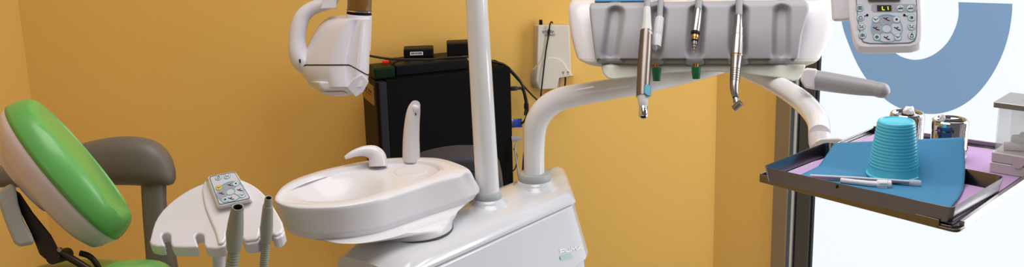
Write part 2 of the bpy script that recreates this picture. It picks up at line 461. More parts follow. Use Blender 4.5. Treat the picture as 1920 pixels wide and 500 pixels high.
# the foot circle, matched in angle with the outline rings
def circ(c, r, z, ref):
    out = []
    for p in ref:
        d = V((p.x-c.x, p.y-c.y, 0)).normalized(); out.append(V((c.x+d.x*r, c.y+d.y*r, z)))
    return out
def even(c, r, z, ref):
    i0 = math.atan2(ref[0].y-c.y, ref[0].x-c.x)
    ar = sum(a.x*b.y-b.x*a.y for a, b in zip(ref, ref[1:]+ref[:1])); sg = 1 if ar > 0 else -1
    return [V((c.x+r*math.cos(i0+sg*2*PI*k/n_), c.y+r*math.sin(i0+sg*2*PI*k/n_), z)) for k in range(n_)]
F1 = even(foot, fr*1.0, ZT+.014, U1); F2 = even(foot, fr, ZT+.001, U1)
mix = lambda a, b, t: [p.lerp(q, t) for p, q in zip(a, b)]
rg = [F2, F1, mix(F1, U1, .3), [p-V((0, 0, .002)) for p in mix(F1, U1, .6)], [p-V((0, 0, .002)) for p in mix(F1, U1, .85)], U1]
rg += [inset(B0, .05, ZS-.012), inset(B0, .012, ZS-.001), B0, [p+V((0, 0, .004)) for p in B0]]
rg += [mix(B0, A0, .5), mix(B0, A0, .85), [p+V((0, 0, -.002)) for p in A0]]
rg += [inset(A0, .012, ZR+.0008), mix(A0, I0, .75), I0, inset(I0, .01, ZR-.004), inset(I0, .025, ZR-.0075)]
I2 = inset(I0, .03, ZR-.0085)
rg += [I2, mix(I2, W0, .5), W0]
for k in range(1, 9):
    q = k/9; rg.append(inset(W0, q*.95, ZR-.009-.042*math.sin(q*PI/2)**1.2, bc))
mb = MB(); mb.loft(rg); mb.build('basin', CERAM, cus, ang=70)
mb = MB(); mb.lathe([(.004, 0), (.021, 0), (.0225, .002), (.0215, .0035), (.012, .0035), (.011, .0015), (.001, .0015)], V((bc.x, bc.y, ZR-.0525))); mb.build('drain_strainer', CERAM, cus, ang=30)
mb = MB(); c = onz(770, 321, ZR-.009); mb.lathe([(.0335, -.003), (.0345, .0005), (.033, .0018), (.029, .0012), (.001, .001)], c, n=48); mb.build('cup_rest', CERAM, cus, ang=60)
mb = MB(); mb.lathe([(fr+.0012, ZT-.0005-foot.z), (fr+.0014, ZT+.0025-foot.z)], foot, n=64); mb.build('foot_joint', GASKET, cus)
dbr = (onz(709, 307, ZR)-CAM).dot(FW)
sp = [(709, 311, 17.5), (708.5, 303, 17.5), (706, 293, 17), (699, 286, 14.5), (688, 283, 11), (675, 284, 8.5), (662, 288, 6.5), (652, 293, 4.8), (647, 296, 3)]
mb = MB(); mb.tube([(*at(x, y, dbr-.0006*(709-x)*.6), r*dbr/FPX) for x, y, r in crv(sp, 4)], n=24, flat=.9); mb.build('bowl_rinse_spout', WHITE, cus, ang=60)
dcf = (onz(771, 296, ZR)-CAM).dot(FW)-.002
cp = [(771, 301, 16.5), (771, 285, 16.3), (771, 262, 15.6), (772, 240, 14.6), (773.5, 222, 13.6), (775.5, 209, 12.6), (777.5, 200, 10.8), (779, 195, 8), (780, 192.3, 3)]
mb = MB(); mb.tube([(*at(x, y, dcf*(1+.22*(y-296)/FPX)), r*dcf/FPX) for x, y, r in crv(cp, 4)], n=28, flat=1.0); mb.build('cup_filler_spout', WHITE, cus, ang=60)
mb = MB(); mb.tube([(*at(x, y, dcf-.032), r*dcf/FPX) for x, y, r in [(780, 197, 3), (780, 199, 7), (779.5, 203, 7.5), (779, 208, 6), (778.5, 211, 3)]], n=18); 
mb.tube([at(779, 197, dcf-.033), at(778, 197, dcf-.014)], .010, n=18)
mb.build('spout_nose', WHITE, cus, ang=60)
mb = MB(); mb.tube([at(779, 210, dcf-.032), at(779, 216, dcf-.032)], .0024, n=12); mb.build('spout_nozzle', STEELD, cus)

# ------------------------------------------------------------------ dental chair
CH = at(126, 328, 2.02)
hV = ray(126, 328).normalized(); hRt = (RT-hV*RT.dot(hV)).normalized(); hUp = hRt.cross(hV)
hL = hRt*.629-hUp*.778; nI = hRt*.778+hUp*.629
th = math.radians(12)
hN = nI*math.cos(th)-hV*math.sin(th); hW = nI*math.sin(th)+hV*math.cos(th)
chair = thing('dental_chair', (CH.x+.15, CH.y+.12, 0), 'green leatherette dental chair with white-backed headrest and dark grey armrest', 'dental chair')
def selli(a, b, p, n=96, sk=0):
    out = []
    for k in range(n):
        t = 2*PI*k/n; c, s = math.cos(t), math.sin(t)
        out.append((a*math.copysign(abs(c)**(2/p), c), b*math.copysign(abs(s)**(2/p), s)))
    return out
HA, HB, HT = .152, .112, .050
# boundary of green and white runs at n = -134.5 px; find its origin
k1 = 2.0/FPX
def pxHN(x, y): return at(x, y, 2.0)
base0 = pxHN(97, 341)                         # middle of the near green/white boundary
org = base0+hW*HB
def HP(a, b, c): return org+hL*a+hW*b+hN*c
ol = selli(HA, HB, 2.05)
def hring(ins, c, groove=False):
    out = []
    for a, b in ol:
        f = max(.0, 1-ins/HB); fa = max(.0, 1-ins/HA)
        A, B = a*fa, b*f; cc = c
        if groove:
            q = (B+.066)
            cc -= .011*math.exp(-(q/.008)**2)*(1-sstep(HA*.55, HA*.92, abs(A)))
            cc -= .009*sstep(-.008, .016, q)*(1-sstep(HA*.6, HA*.95, abs(A)))
        out.append(HP(A, B, cc))
    return out
rg = [hring(.012, -.004), hring(.003, -.001)]
RR = .050
for k in range(0, 11):
    t = k/10*PI/2; rg.append(hring(RR*.72*(1-math.cos(t)), RR*math.sin(t), k > 6))
for k in range(1, 16): rg.append(hring(RR*.72+(HB-RR*.72)*k/16, RR+.004*math.sin(k/16*PI/2), True))
mb = MB(); mb.loft(rg); mb.build('headrest_cushion', GREEN, chair, ang=75)
def sring(s, c, da=0, db=0): return [HP(a*s+da, b*s+db, c) for a, b in ol]
mb = MB(); mb.loft([sring(.93, .0), sring(.985, -.001), sring(.99, -.006), sring(.965, -.016), sring(.925, -.028, .004), sring(.86, -.039, .008), sring(.74, -.047, .008), sring(.5, -.050, .006)]); mb.build('headrest_shell', SHELL, chair, ang=60)
# back boss of the shell and the light bracket behind it
mb = MB(); 
bo = [[HP(a*sx-.03, b*sx*.8, c) for a, b in selli(.075, .08, 3)] for sx, c in ((1, -.03), (.98, -.05), (.9, -.060), (.7, -.064))]
mb.loft(bo); mb.build('headrest_boss', SHELL, chair, ang=60)
def slab(px, d0, d1, nm, m, par, bev=.004, rad=0):
    a = [at(x, y, d0) for x, y in px]
    if rad: a = rpoly(a, rad)
    cx = sum(p[0] for p in px)/len(px); cy = sum(p[1] for p in px)/len(px)
    mb = MB(); mb.prism(a, ray(cx, cy)*(d1-d0)); return mb.build(nm, m, par, bevel=bev)
slab([(-12, 366), (2, 354), (22, 342), (30, 352), (34, 380), (45, 415), (66, 452), (60, 458), (36, 463), (26, 455), (14, 428), (-2, 384)], 2.03, 2.15, 'headrest_bracket', COLLAR, chair, .006)
slab([(24, 352), (38, 362), (62, 398), (96, 440), (112, 470), (104, 484), (88, 488), (74, 476), (60, 440), (36, 392)], 2.05, 2.11, 'headrest_lever', DKMET, chair, .004)
mb = MB()
mb.tube([(*at(x, y, 2.06), 7*2.06/FPX) for x, y in crv([(100, 468), (118, 476), (150, 494), (185, 520), (210, 560)], 4)], n=12)
mb.tube([(*at(x, y, 2.10), 5.5*2.1/FPX) for x, y in crv([(150, 474), (166, 479), (178, 490), (188, 510), (196, 560)], 4)], n=12)
mb.build('support_rail', DKMET, chair)
mb = MB(); q = at(98, 483, 2.045); mb.lathe([(.002, 0), (.0115, 0), (.0115, .07), (.002, .07)], q, FW, n=24); mb.build('pivot_pin', DKMET, chair, bevel=.001)
mb = MB(); q = at(111, 468, 2.04); mb.lathe([(.001, 0), (.004, 0), (.0045, .004), (.001, .004)], q, FW, n=12); mb.build('set_screw', STEEL, chair)
# armrest on the far side
dA = 2.42
ap = [(-60, 330, 21, 21), (0, 330, 21, 21), (60, 325, 26, 24), (130, 313, 36, 30), (190, 304, 43, 34), (240, 301, 46, 36), (280, 304, 45, 36), (303, 309, 39, 32), (318, 317, 29, 24), (326, 324, 14, 12)]
rings = []
for x, y, h, w in crv(ap, 5):
    c = at(x, y, dA); hh, ww = h*dA/FPX, w*dA/FPX*1.1
    rings.append([c+UP*(hh*math.copysign(abs(math.sin(t))**.75, math.sin(t)))+FW*(ww*math.copysign(abs(math.cos(t))**.75, math.cos(t)))+RT*(-.10*hh*math.sin(t)) for t in [2*PI*k/28 for k in range(28)]])
mb = MB(); mb.loft(rings); mb.build('armrest_pad', ARMG, chair, ang=60)
rings = []
for x, y, w in ((288, 330, 21), (289, 375, 20), (293, 420, 21), (301, 470, 25), (307, 520, 27), (312, 620, 30)):
    c = at(x, y, dA); rings.append(rpoly([c+RT*(sx*w*dA/FPX)+FW*(sy*.022) for sx, sy in ((-1, -1), (1, -1), (1, 1), (-1, 1))], .012, 3))
mb = MB(); mb.loft(rings); mb.build('armrest_post', ARMG, chair, ang=40)
# backrest and seat upholstery below the picture's edge
def pad(c, eL, eW, eN, a, b, T, nm, m):
    o2 = selli(a, b, 2.6, 72); rg = []
    for k in range(-8, 9):
        t = k/8*PI/2; f = max(.02, math.cos(t))**.55; rg.append([c+eL*(x*f)+eW*(y*f)+eN*(T*math.sin(t)) for x, y in o2])
    mb = MB(); mb.loft(rg); return mb.build(nm, m, chair, ang=75)
pad(at(150, 573, 2.15), RT, FW, UP, .125, .17, .080, 'backrest_cushion', GREEN)
pad(at(252, 540, 2.00), RT, FW, UP, .062, .10, .046, 'side_bolster', GREEN)
sc_ = at(150, 573, 2.15)
mb = MB()
bx = V((sc_.x, sc_.y+.02, 0))
mb.loft([rpoly([bx+V((sx*w, sy*d, z)) for sx, sy in ((-1, -1), (1, -1), (1, 1), (-1, 1))], .03) for z, w, d in ((0, .26, .16), (.05, .25, .15), (.08, .1, .09), (.5, .08, .08), (sc_.z-.05, .11, .12))])
mb.build('pedestal', LGREY, chair, ang=40)

# ------------------------------------------------------------------ keypad helper
def keybutton(parent, P, eu, ev, n, px, rpx, d, glyph, face=None, rim=None):
    """one round button: ring, face and a small black symbol"""
    k = d/FPX; c = P(*px); rx, ry = rpx[0]*k, rpx[1]*k
    mb = MB(); mb.mi = 0; mb.disc(c, eu, ev, n, rx, ry, 0, .0007)
    mb.mi = 1; mb.disc(c, eu, ev, n, rx*.82, ry*.82, .0007, .0011)
    mb.mi = 2
    g = lambda u, v: c+eu*(u*rx)+ev*(v*ry)
    for item in glyph:
        if item[0] == 'l':
            for a, b in zip(item[1], item[1][1:]): mb.strip(g(*a), g(*b), rx*.13, n, .0011, .0015)
        elif item[0] == 'd': mb.disc(g(*item[1]), eu, ev, n, rx*item[2], rx*item[2], .0011, .0015, 12)
        elif item[0] == 'r': mb.ringplate(g(*item[1]), eu, ev, n, rx*item[2], rx*item[2]*.9, rx*.11, .0011, .0015, 16)
    return mb.build('button', [rim or KRING, face or KBTN, INK], parent)
G_CHAIR = [('l', [(-.6, .3), (-.2, 0), (.2, -.05), (.6, .35)]), ('l', [(-.2, 0), (-.05, -.35)])]
G_CUP = [('l', [(-.3, .3), (-.3, -.45), (.3, -.45), (.3, .3), (-.3, .3)]), ('d', (0, .5), .16)]
G_HAND = [('l', [(-.5, -.1), (-.15, -.35), (.1, -.05), (.5, .3)]), ('d', (-.35, .25), .16), ('d', (.35, -.3), .14)]
G_LAMP = [('d', (0, 0), .30)]
G_EYE = [('r', (0, 0), .45), ('d', (.05, 0), .2)]
G_ARCH = [('l', [(-.5, -.3), (-.4, .2), (0, .4), (.4, .2), (.5, -.3), (-.5, -.3)]), ('d', (0, -.02), .2)]
G_SQ = [('l', [(-.5, -.35), (-.5, .35), (.5, .35), (.5, -.35), (-.5, -.35)]), ('r', (0, 0), .26)]
G_HOUSE = [('l', [(-.4, -.45), (-.4, .1), (0, .45), (.4, .1), (.4, -.45), (-.4, -.45)])]
G_WEDGE = [('l', [(-.6, -.2), (.6, -.2), (.6, .15), (-.6, -.1)]), ('d', (0, .4), .1)]
G_DIA = [('l', [(-.45, 0), (0, .42), (.45, 0), (0, -.42), (-.45, 0)]), ('d', (0, 0), .16)]
def wheel(parent, P, eu, ev, n, c, r, d, glyphs):
    k = d/FPX; C_ = P(*c); rx, ry = r[0]*k, r[1]*k
    mb = MB(); mb.mi = 0; mb.ringplate(C_, eu, ev, n, rx, ry, rx*.075, 0, .0007, 48)
    mb.ringplate(C_, eu, ev, n, rx*.34, ry*.34, rx*.06, 0, .0007, 32)
    for a in (45, 135, 225, 315):
        ca, sa = math.cos(math.radians(a)), math.sin(math.radians(a))
        mb.strip(C_+eu*(rx*.32*ca)+ev*(ry*.32*sa), C_+eu*(rx*.95*ca)+ev*(ry*.95*sa), rx*.06, n, 0, .0006)
    # grey upper-left half of the dial
    mb.mi = 2
    for a0, a1 in ((48, 132), (138, 222)):
        inn_ = [C_+eu*(rx*.38*math.cos(math.radians(a)))+ev*(ry*.38*math.sin(math.radians(a))) for a in range(a0, a1+1, 7)]
        ou_ = [C_+eu*(rx*.9*math.cos(math.radians(a)))+ev*(ry*.9*math.sin(math.radians(a))) for a in range(a1, a0-1, -7)]
        mb.prism(inn_+ou_, n*.0003)
    mb.mi = 1
    for (gx, gy) in ((0, .66), (.66, 0), (0, -.66), (-.66, 0)):
        g = lambda u, v: C_+eu*(rx*(gx+u))+ev*(ry*(gy+v))
        for a, b in (((-.2, .08), (-.06, .0)), ((-.06, .0), (.04, -.09)), ((.04, -.09), (.2, -.13)), ((-.04, .02), (.07, .10))):
            mb.strip(g(*a), g(*b), rx*.05, n, .0003, .0008)
    mb.mi = 0
    return mb.build('dial_print', [KRING, INK, FACEG], parent)

# ------------------------------------------------------------------ assistant console
c1, c2, c3 = at(281, 452, 2.04), at(530, 436, 2.04), at(440, 335, 2.15)
cn = (c2-c1).cross(c3-c1).normalized()
if cn.dot(FW) > 0: cn = -cn
CP = lambda x, y, h=0: onp(x, y, c1+cn*h, cn)
eu = (c2-c1).normalized(); ev = cn.cross(eu)
con = thing('assistant_console', tuple(CP(405, 470)-V((0, 0, .4))), 'white assistant holder plate with keypad and notches beside the green headrest', 'instrument holder')
def keyhole(cx, cy, fy, rx=8.5, ry=6.0):
    p = [(cx-2, fy-1.5), (cx-4.5, fy-9)]
    for a in range(215, -35, -25): p.append((cx+rx*math.cos(math.radians(a))-0, cy-ry*math.sin(math.radians(a))))
    p += [(cx+9, fy-7), (cx+13, fy)]
    return p
front = [(280, 452), (284, 458), (296, 461)] + keyhole(311, 442, 462) + [(345, 463)] + keyhole(374, 443, 464) + [(405, 465), (420, 462), (426, 452), (427, 442), (440, 436), (453, 441), (456, 452), (462, 458), (484, 455), (489, 446), (490, 436), (500, 431), (509, 435), (512, 444), (518, 448), (529, 443), (534, 434)]
back = [(531, 422), (520, 402), (505, 379), (488, 361), (468, 348), (440, 337), (412, 337), (384, 342), (356, 354), (328, 372), (304, 394), (290, 416), (283, 440)]
mb = MB(); mb.prism([CP(x, y) for x, y in front+crv(back, 2)[:-1]], -cn*.020-V((0, 0, .004))); mb.build('holder_plate', WHITE, con, bevel=.0035, seg=4, ang=50)
sw = [(x, y+3) for x, y in front]
mb = MB(); mb.prism([CP(x, y, -.016) for x, y in [(lerp(405, a, .985), lerp(410, b, .985)) for a, b in front+crv(back, 2)[:-1]]], -cn*.014); mb.build('holder_underside', BOXW, con, bevel=.003)
fi = next(i for i, p in enumerate(front) if p == (420, 462))
rd = crv([(384, 345), (381, 365), (386, 393), (396, 419), (405, 440), (411, 464)], 4)+front[fi:]+crv([(531, 422), (520, 402), (505, 379), (488, 361), (468, 348), (440, 338.5), (412, 340)], 3)
mb = MB(); mb.prism([CP(lerp(460, x, .997), lerp(410, y, .997), -.004) for x, y in rd], cn*.009); mb.build('raised_hump', WHITE, con, bevel=.004, seg=4, ang=60)
kq = [(392, 331), (440, 322), (470, 372), (411, 384)]
KH = .019
kp = lambda x, y: CP(x, y, KH)
mb = MB()
lo = [CP(x, y, .001) for x, y in [(384, 338), (440, 327), (478, 380), (409, 396)]]; hi = [CP(x, y, KH) for x, y in [(388.5, 330), (441, 320), (473, 373), (409.5, 387)]]
mb.loft([rpoly(lo, .008), rpoly([a.lerp(b, .75) for a, b in zip(lo, hi)], .008), rpoly(hi, .008)])
kb = mb.build('keypad_housing', WHITE, con, bevel=.002, ang=50)
mb = MB(); mb.mi = 0; mb.prism(rpoly([CP(x, y, KH+.0002) for x, y in kq], .005), cn*.0008)
mb.mi = 1; cc = sum([CP(x, y, KH) for x, y in kq], V((0, 0, 0)))/4
mb.prism(rpoly([cc+(CP(x, y, KH+.001)-cc)*.955 for x, y in kq], .0045), cn*.0003)
kf = mb.build('keypad_film', [LINE, FACE], con)
kP = lambda x, y: CP(x, y, KH+.0013)
kU = (CP(440, 322)-CP(392, 331)).normalized(); kV = cn.cross(kU)
for px, g, f in (((410, 333), G_CUP, KBTN), ((426, 330.5), G_HAND, KBTN), ((442.5, 344.5), G_LAMP, KBTN), ((410.5, 352), G_CHAIR, KYEL), ((454.5, 366), G_CHAIR, KBTN), ((422, 374.5), G_EYE, KBTN)):
    keybutton(kf, kP, kU, kV, cn, px, (6.6, 7.4), 2.08, g, f)
wheel(kf, kP, kU, kV, cn, (432.5, 359), (26, 28.5), 2.08, None)
mb = MB(); mb.tube([(*at(x, y, 2.09), r*2.09/FPX) for x, y, r in ((411, 462, 12), (411, 500, 12), (412, 560, 12), (416, 900, 13))], n=20); 
mb.build('support_stalk', WHITE, con)
fl = CP(405, 470); 
mb = MB(); s0 = at(416, 900, 2.09); 
mb.tube([s0, V((s0.x+.1, s0.y+.06, s0.z-.05)), V((s0.x+.28, s0.y+.22, s0.z-.06))], .013, n=16); mb.build('swing_link', WHITE, con)

# ------------------------------------------------------------------ suction handpieces
PTK = [0.0, 0.0]          # slope of the axis away from the view plane, and the row it turns about
def pt(mb, px, d, n=24, cap1=True, cap0=True, flat=1):
    f = lambda y: d*(1+PTK[0]*(y-PTK[1])/FPX)
    mb.tube([(*at(x, y, f(y)), r*f(y)/FPX) for x, y, r in px], n=n, cap0=cap0, cap1=cap1, flat=flat); return mb
def corr(px, d, pitch_px, amp):
    P = crv(px, 10); out = []; L = 0
    for i, (x, y, r) in enumerate(P):
        if i: L += math.hypot(x-P[i-1][0], y-P[i-1][1])
        out.append((x, y, r+amp*(.5+.5*math.cos(2*PI*L/pitch_px))))
    return out
def suction(nm, px, top, hose, d, label):
    r = thing(nm, tuple(at(px[-1][0], px[-1][1], d)), label, 'suction handpiece')
    PTK[:] = [.65, hose[0][1]]
    mb = MB(); pt(mb, px, d, 28, cap1=True, cap0=False)
    x, y, rr = px[0]; pt(mb, [(x, y, rr), (x, y+.4, rr*.80), (x, y+1.2, rr*.76)], d, 28, cap0=False, cap1=False)
    mb.build('nozzle', SUCT, r, ang=30)
    mb = MB(); x, y, rr = px[0]; pt(mb, [(x, y+1.1, rr*.77), (x, y+3, rr*.72), (x, y+12, rr*.6)], d, 24, cap0=False); mb.build('bore', DARKIN, r)
    PTK[0] = .27
    mb = MB(); pt(mb, hose, d, 20); mb.build('corrugated_hose', SUCT, r, ang=60)
    return r
h1 = []
def densehose(px, pitch, amp):
    P = []
    base = crv(px, 60)
    L = 0
    for i, (x, y, r) in enumerate(base):
        if i: L += math.hypot(x-base[i-1][0], y-base[i-1][1])
        P.append((x, y, r-amp*abs(math.sin(PI*L/pitch))**6))
    return P
s1 = suction('suction_handpiece', [(446, 387, 11.5), (444.5, 396, 12.3), (442, 418, 15), (440.5, 434, 16), (440, 437, 16.5), (439.5, 452, 15.2), (439, 466, 13.5), (439, 466.5, 11)], None, densehose([(439, 465, 11.5), (437, 485, 11.8), (434, 505, 12), (430, 540, 12), (428, 620, 12), (440, 680, 12)], 5.2, 1.6), 2.00, 'wider olive-grey suction nozzle on a ribbed hose in the white holder')
s2 = suction('suction_handpiece.001', [(503.5, 370, 7), (502.5, 384, 8), (502.3, 385, 9.3), (501.5, 398, 10.5), (500, 424, 12), (499.5, 427, 12.3), (499, 448, 10.5), (498.8, 452, 9), (498.8, 452.5, 8)], None, densehose([(499, 450, 8.2), (497.5, 470, 8.4), (495.5, 490, 8.4), (494, 520, 8.4), (492, 600, 8.4), (500, 660, 8.4)], 4.2, 1.2), 2.03, 'slimmer olive-grey suction nozzle on thin ribbed hose nearest the basin')

PTK[0] = 0
# ------------------------------------------------------------------ x-ray head
dX = 2.55
kx = dX/FPX
xr = thing('xray_tube_head', tuple(at(630, 110, dX)), 'white dental x-ray head with brown tube and curved yoke hanging before the wall', 'x-ray head')
tabL = [(34, 622), (38, 612), (45, 602), (56, 594), (72, 585), (90, 576), (105, 569), (120, 563), (128, 562), (140, 566), (150, 575), (158, 579), (166, 585), (173, 596), (181, 612)]
tabR = [(34, 694), (60, 694), (100, 693), (135, 692), (150, 690), (160, 686), (170, 676), (181, 662)]
def xring(y, ex=0, slope=0, tight=0, drop=None):
    l, r = interp(tabL, y)-ex, interp(tabR, y)+ex
    w = r-l
    def PT(fx, dep):
        x = l+w*fx; yy = y+slope*max(0, fx-.55)*w+ (2.5*(1 if dep < 0 else -2)) 
        return tuple(at(x, yy, dX+dep*(1+ex*.02)))
    base = [(0, .045), (0, -.005), (.10, -.03), (.36, -.058), (.45, -.066), (.62, -.065), (.68, -.057), (.75, -.057), (.84, -.064), (.93, -.056), (1, -.030), (1, .02), (.9, .06), (.55, .075), (.1, .07)]
    return [V(p) for p in chaikin([PT(*b) for b in base], 1)]
ys = [34, 35.5, 38, 42, 50, 62, 76, 90, 104, 116, 124, 134, 144, 150, 156, 160]
rg = [xring(y) for y in ys]
c0 = sum(rg[0], V((0, 0, 0)))/len(rg[0]); rg.insert(0, [c0+(p-c0)*.85 for p in rg[0]])
mb = MB(); mb.loft(rg); mb.build('head_housing', WARMW, xr, ang=24)
# lower block, chamfered with the hexagonal end cap
def lowring(y, l, r, f, b):
    return [at(l, y-4, dX+b), at(l, y, dX-f*.2), at(l+(r-l)*.18, y+3, dX-f), at(l+(r-l)*.72, y+3, dX-f), at(r-4, y, dX-f*.6), at(r, y-3, dX), at(r-3, y-6, dX+b)]
mb = MB(); mb.loft([lowring(150, 577, 688, .058, .06), lowring(160, 582, 684, .056, .06), lowring(164, 588, 680, .054, .058), lowring(177, 608, 664, .030, .04)]); mb.build('lower_cover', WARMW, xr, bevel=.004, ang=35)
hexp = [(650, 164), (662, 148), (678, 139), (692, 152), (681, 172), (667, 182)]
mb = MB(); ha = [at(x, y, dX-.090+.0009*(x-650)+.0005*(y-139)) for x, y in hexp]; mb.prism(ha, ray(672, 164)*.08); mb.build('end_cap', WARMW, xr, bevel=.002)
mb = MB(); wq = rpoly([at(602, 172.5, dX-.050), at(645, 171.5, dX-.050), at(653, 176.5, dX-.042), at(607, 177.5, dX-.042)], .003); mb.prism(wq, ray(625, 175)*.012); mb.build('status_window', SHELL, xr, bevel=.0006)
# the black joint line all round
rgj = []
def seamring(ex, dy):
    out = []
    for p0, p1, p2 in zip(xring(119+dy, ex), xring(126+dy, ex), xring(138+dy, ex)):
        v = p0-CAM; px = 960+FPX*v.dot(RT)/v.dot(FW)
        if px < 655: t = 0; q = p0
        elif px < 668: q = p0.lerp(p1, (px-655)/13)
        else: q = p1.lerp(p2, min(1, (px-668)/22))
        if px < 571: q = p0.lerp(p1, min(1, (571-px)/8))
        out.append(q)
    return out
mb = MB(); mb.loft([seamring(-2, -.9), seamring(.7, -.9), seamring(.7, 1.1), seamring(-2, 1.1)], loop=True); mb.build('joint_seal', BLKPL, xr, ang=40)
ax0, ax1 = at(673.5, 40, dX-.012), at(675.5, 0, dX-.02)
cax = (ax1-ax0).normalized()
mb = MB(); q0 = at(673, 33, dX-.014)
pr = [(.0285, -.035), (.0275, .0), (.0268, .002)]
mb.lathe([(.029, -.07), (.0282, -.02), (.0275, .006), (.026, .0075)], q0, cax, n=40); mb.build('cone_socket', WARMW, xr, ang=40)
mb = MB(); mb.lathe([(.0262, .0065), (.0272, .007), (.0272, .0095), (.0262, .010), (.0262, .012), (.0274, .0125), (.0274, .016), (.0268, .0165)], q0, cax, n=40); mb.build('black_ring', BLKPL, xr, ang=30)
mb = MB(); mb.lathe([(.0268, .0125), (.02785, .0128), (.02785, .0158), (.0268, .016)], q0, cax, n=48); mb.build('silver_ring', CHROME, xr, ang=30)
mb = MB(); mb.lathe([(.0262, .0165), (.0265, .02), (.0275, .22), (.0262, .22), (.0252, .02)], q0, cax, n=48); mb.build('cone_tube', BROWN, xr, ang=40)
yk = [(638, -60, 14), (628, -22, 13), (620, 2, 13), (602, 9, 12.5), (583, 17, 13), (568, 30, 14.5), (560, 50, 15.5), (557, 75, 16), (559, 98, 18), (566, 114, 19), (577, 122, 18), (595, 124, 14)]
mb = MB(); yy = crv(yk, 5); mb.tube([(*at(x, y, dX+.005), r*kx) for x, y, r in yy], n=24, flat=1.15); mb.build('yoke', WARMW, xr, ang=60)
slab([(612, -30), (632, -30), (631.5, 15), (629, 17), (600, 17), (604, 6)], dX-.02, dX+.035, 'yoke_knuckle', WARMW, xr, .003)
mb = MB(); mb.strip(at(561.5, 111, dX-.026), at(562.5, 117.5, dX-.026), .0028, -FW, -.010, .001); mb.build('pointer_mark', BLKPL, xr)
top = at(636, -60, dX)
mb = MB(); mb.tube([V(top), V((top.x+.005, top.y, top.z+.25)), V((top.x+.01, top.y+.02, 1.62)), V((top.x+.04, top.y+.5, 1.66)), V((top.x+.06, YB-.02, 1.66))], [.018, .02, .022, .022, .024], n=20); mb.build('wall_arm', WARMW, xr, ang=60)
mb = MB(); mb.box((top.x+.06, YB-.02, 1.66), (.06, 0, 0), (0, .02, 0), (0, 0, .1)); mb.build('wall_bracket', WARMW, xr, bevel=.006)

# ------------------------------------------------------------------ computer corner behind the basin
dF = 3.42
pa, pb_ = at(724, 151, dF), None
zt = pa.z
pb_ = onz(957, 126, zt)
pe = (pb_-pa).normalized(); pn = V((pe.y, -pe.x, 0))
if pn.y > 0: pn = -pn
PL = (pb_-pa).length
zb = onp(966, 355, pb_, pn).z
PWD = .17
print('PC', PL, zt, zb, pa, pb_)
pc = thing('computer_tower', tuple((pa+pb_)/2-pn*PWD/2+V((0, 0, zb-zt))), 'black desktop computer tower standing behind the basin and post', 'computer')
PCc = lambda a, b, z: V((pa.x, pa.y, 0))+pe*a-pn*b+V((0, 0, z))
mb = MB(); mb.prism([PCc(0, 0, zb), PCc(PL, 0, zb), PCc(PL, PWD, zb), PCc(0, PWD, zb)], (0, 0, zt-zb)); mb.build('case', BLACK, pc, bevel=.002)
mb = MB(); mb.prism([PCc(-.022, -.002, zb), PCc(.0, -.003, zb), PCc(.0, .02, zb), PCc(-.022, .02, zb)], (0, 0, zt-zb-.004)); mb.build('corner_trim', SLATE, pc, bevel=.002)
mb = MB(); mb.prism([PCc(-.030, .012, zb), PCc(-.002, .012, zb), PCc(-.002, PWD, zb), PCc(-.030, PWD, zb)], (0, 0, zt-zb-.003)); mb.build('front_bezel', BEZEL, pc, bevel=.004)
mb = MB(); mb.prism([PCc(-.034, .030, zt-.078), PCc(-.026, .030, zt-.078), PCc(-.026, PWD-.012, zt-.078), PCc(-.034, PWD-.012, zt-.078)], (0, 0, .058)); 
mb.build('optical_drive', BEIGE, pc, bevel=.0015)
mb = MB(); mb.prism([PCc(-.0345, .04, zt-.052), PCc(-.026, .04, zt-.052), PCc(-.026, PWD-.02, zt-.052), PCc(-.0345, PWD-.02, zt-.052)], (0, 0, .0015)); 
for bz in (.1, .07, .05): mb.prism([PCc(-.0350, bz, zt-.045), PCc(-.03, bz, zt-.045), PCc(-.03, bz+.008, zt-.045), PCc(-.0350, bz+.008, zt-.045)], (0, 0, .008))
mb.build('drive_detail', BEZEL, pc)
# equipment trolley under it (mostly hidden)
tb = thing('low_side_table', tuple(PCc(PL*.4, PWD*.5, 0)), 'small dark table carrying the black computer tower', 'table')
mb = MB(); mb.prism([PCc(-.03, -.01, zb-.022), PCc(PL-.06, -.01, zb-.022), PCc(PL-.06, PWD+.01, zb-.022), PCc(-.03, PWD+.01, zb-.022)], (0, 0, .022)); mb.build('tabletop', BEZEL, tb, bevel=.003)
for a, b in ((0, .01), (PL-.1, .01), (0, PWD-.03), (PL-.1, PWD-.03)):
    mb = MB(); mb.prism([PCc(a, b, 0), PCc(a+.025, b, 0), PCc(a+.025, b+.025, 0), PCc(a, b+.025, 0)], (0, 0, zb-.021)); mb.build('leg', BEZEL, tb)
# flat black drive box on the tower
fa = onz(743, 144, zt); a0 = (fa-pa).dot(pe); b0 = -(fa-pa).dot(pn)
fb = onz(884, 133, zt); a1 = (fb-pa).dot(pe)
FH = .034
fx = thing('flat_drive_box', tuple(PCc((a0+a1)/2, b0+.06, zt)), 'flat black box lying on top of the computer tower', 'box')
mb = MB(); mb.prism([PCc(a0, b0, zt), PCc(a1, b0, zt), PCc(a1, b0+.12, zt), PCc(a0, b0+.12, zt)], (0, 0, FH)); mb.build('box_shell', BLKPL, fx, bevel=.004)
mb = MB(); mb.prism([PCc(a0-.002, b0+.01, zt+.004), PCc(a0-.0, b0+.01, zt+.004), PCc(a0, b0+.11, zt+.004), PCc(a0-.002, b0+.11, zt+.004)], (0, 0, FH-.008)); mb.build('end_plate', SLATE, fx)
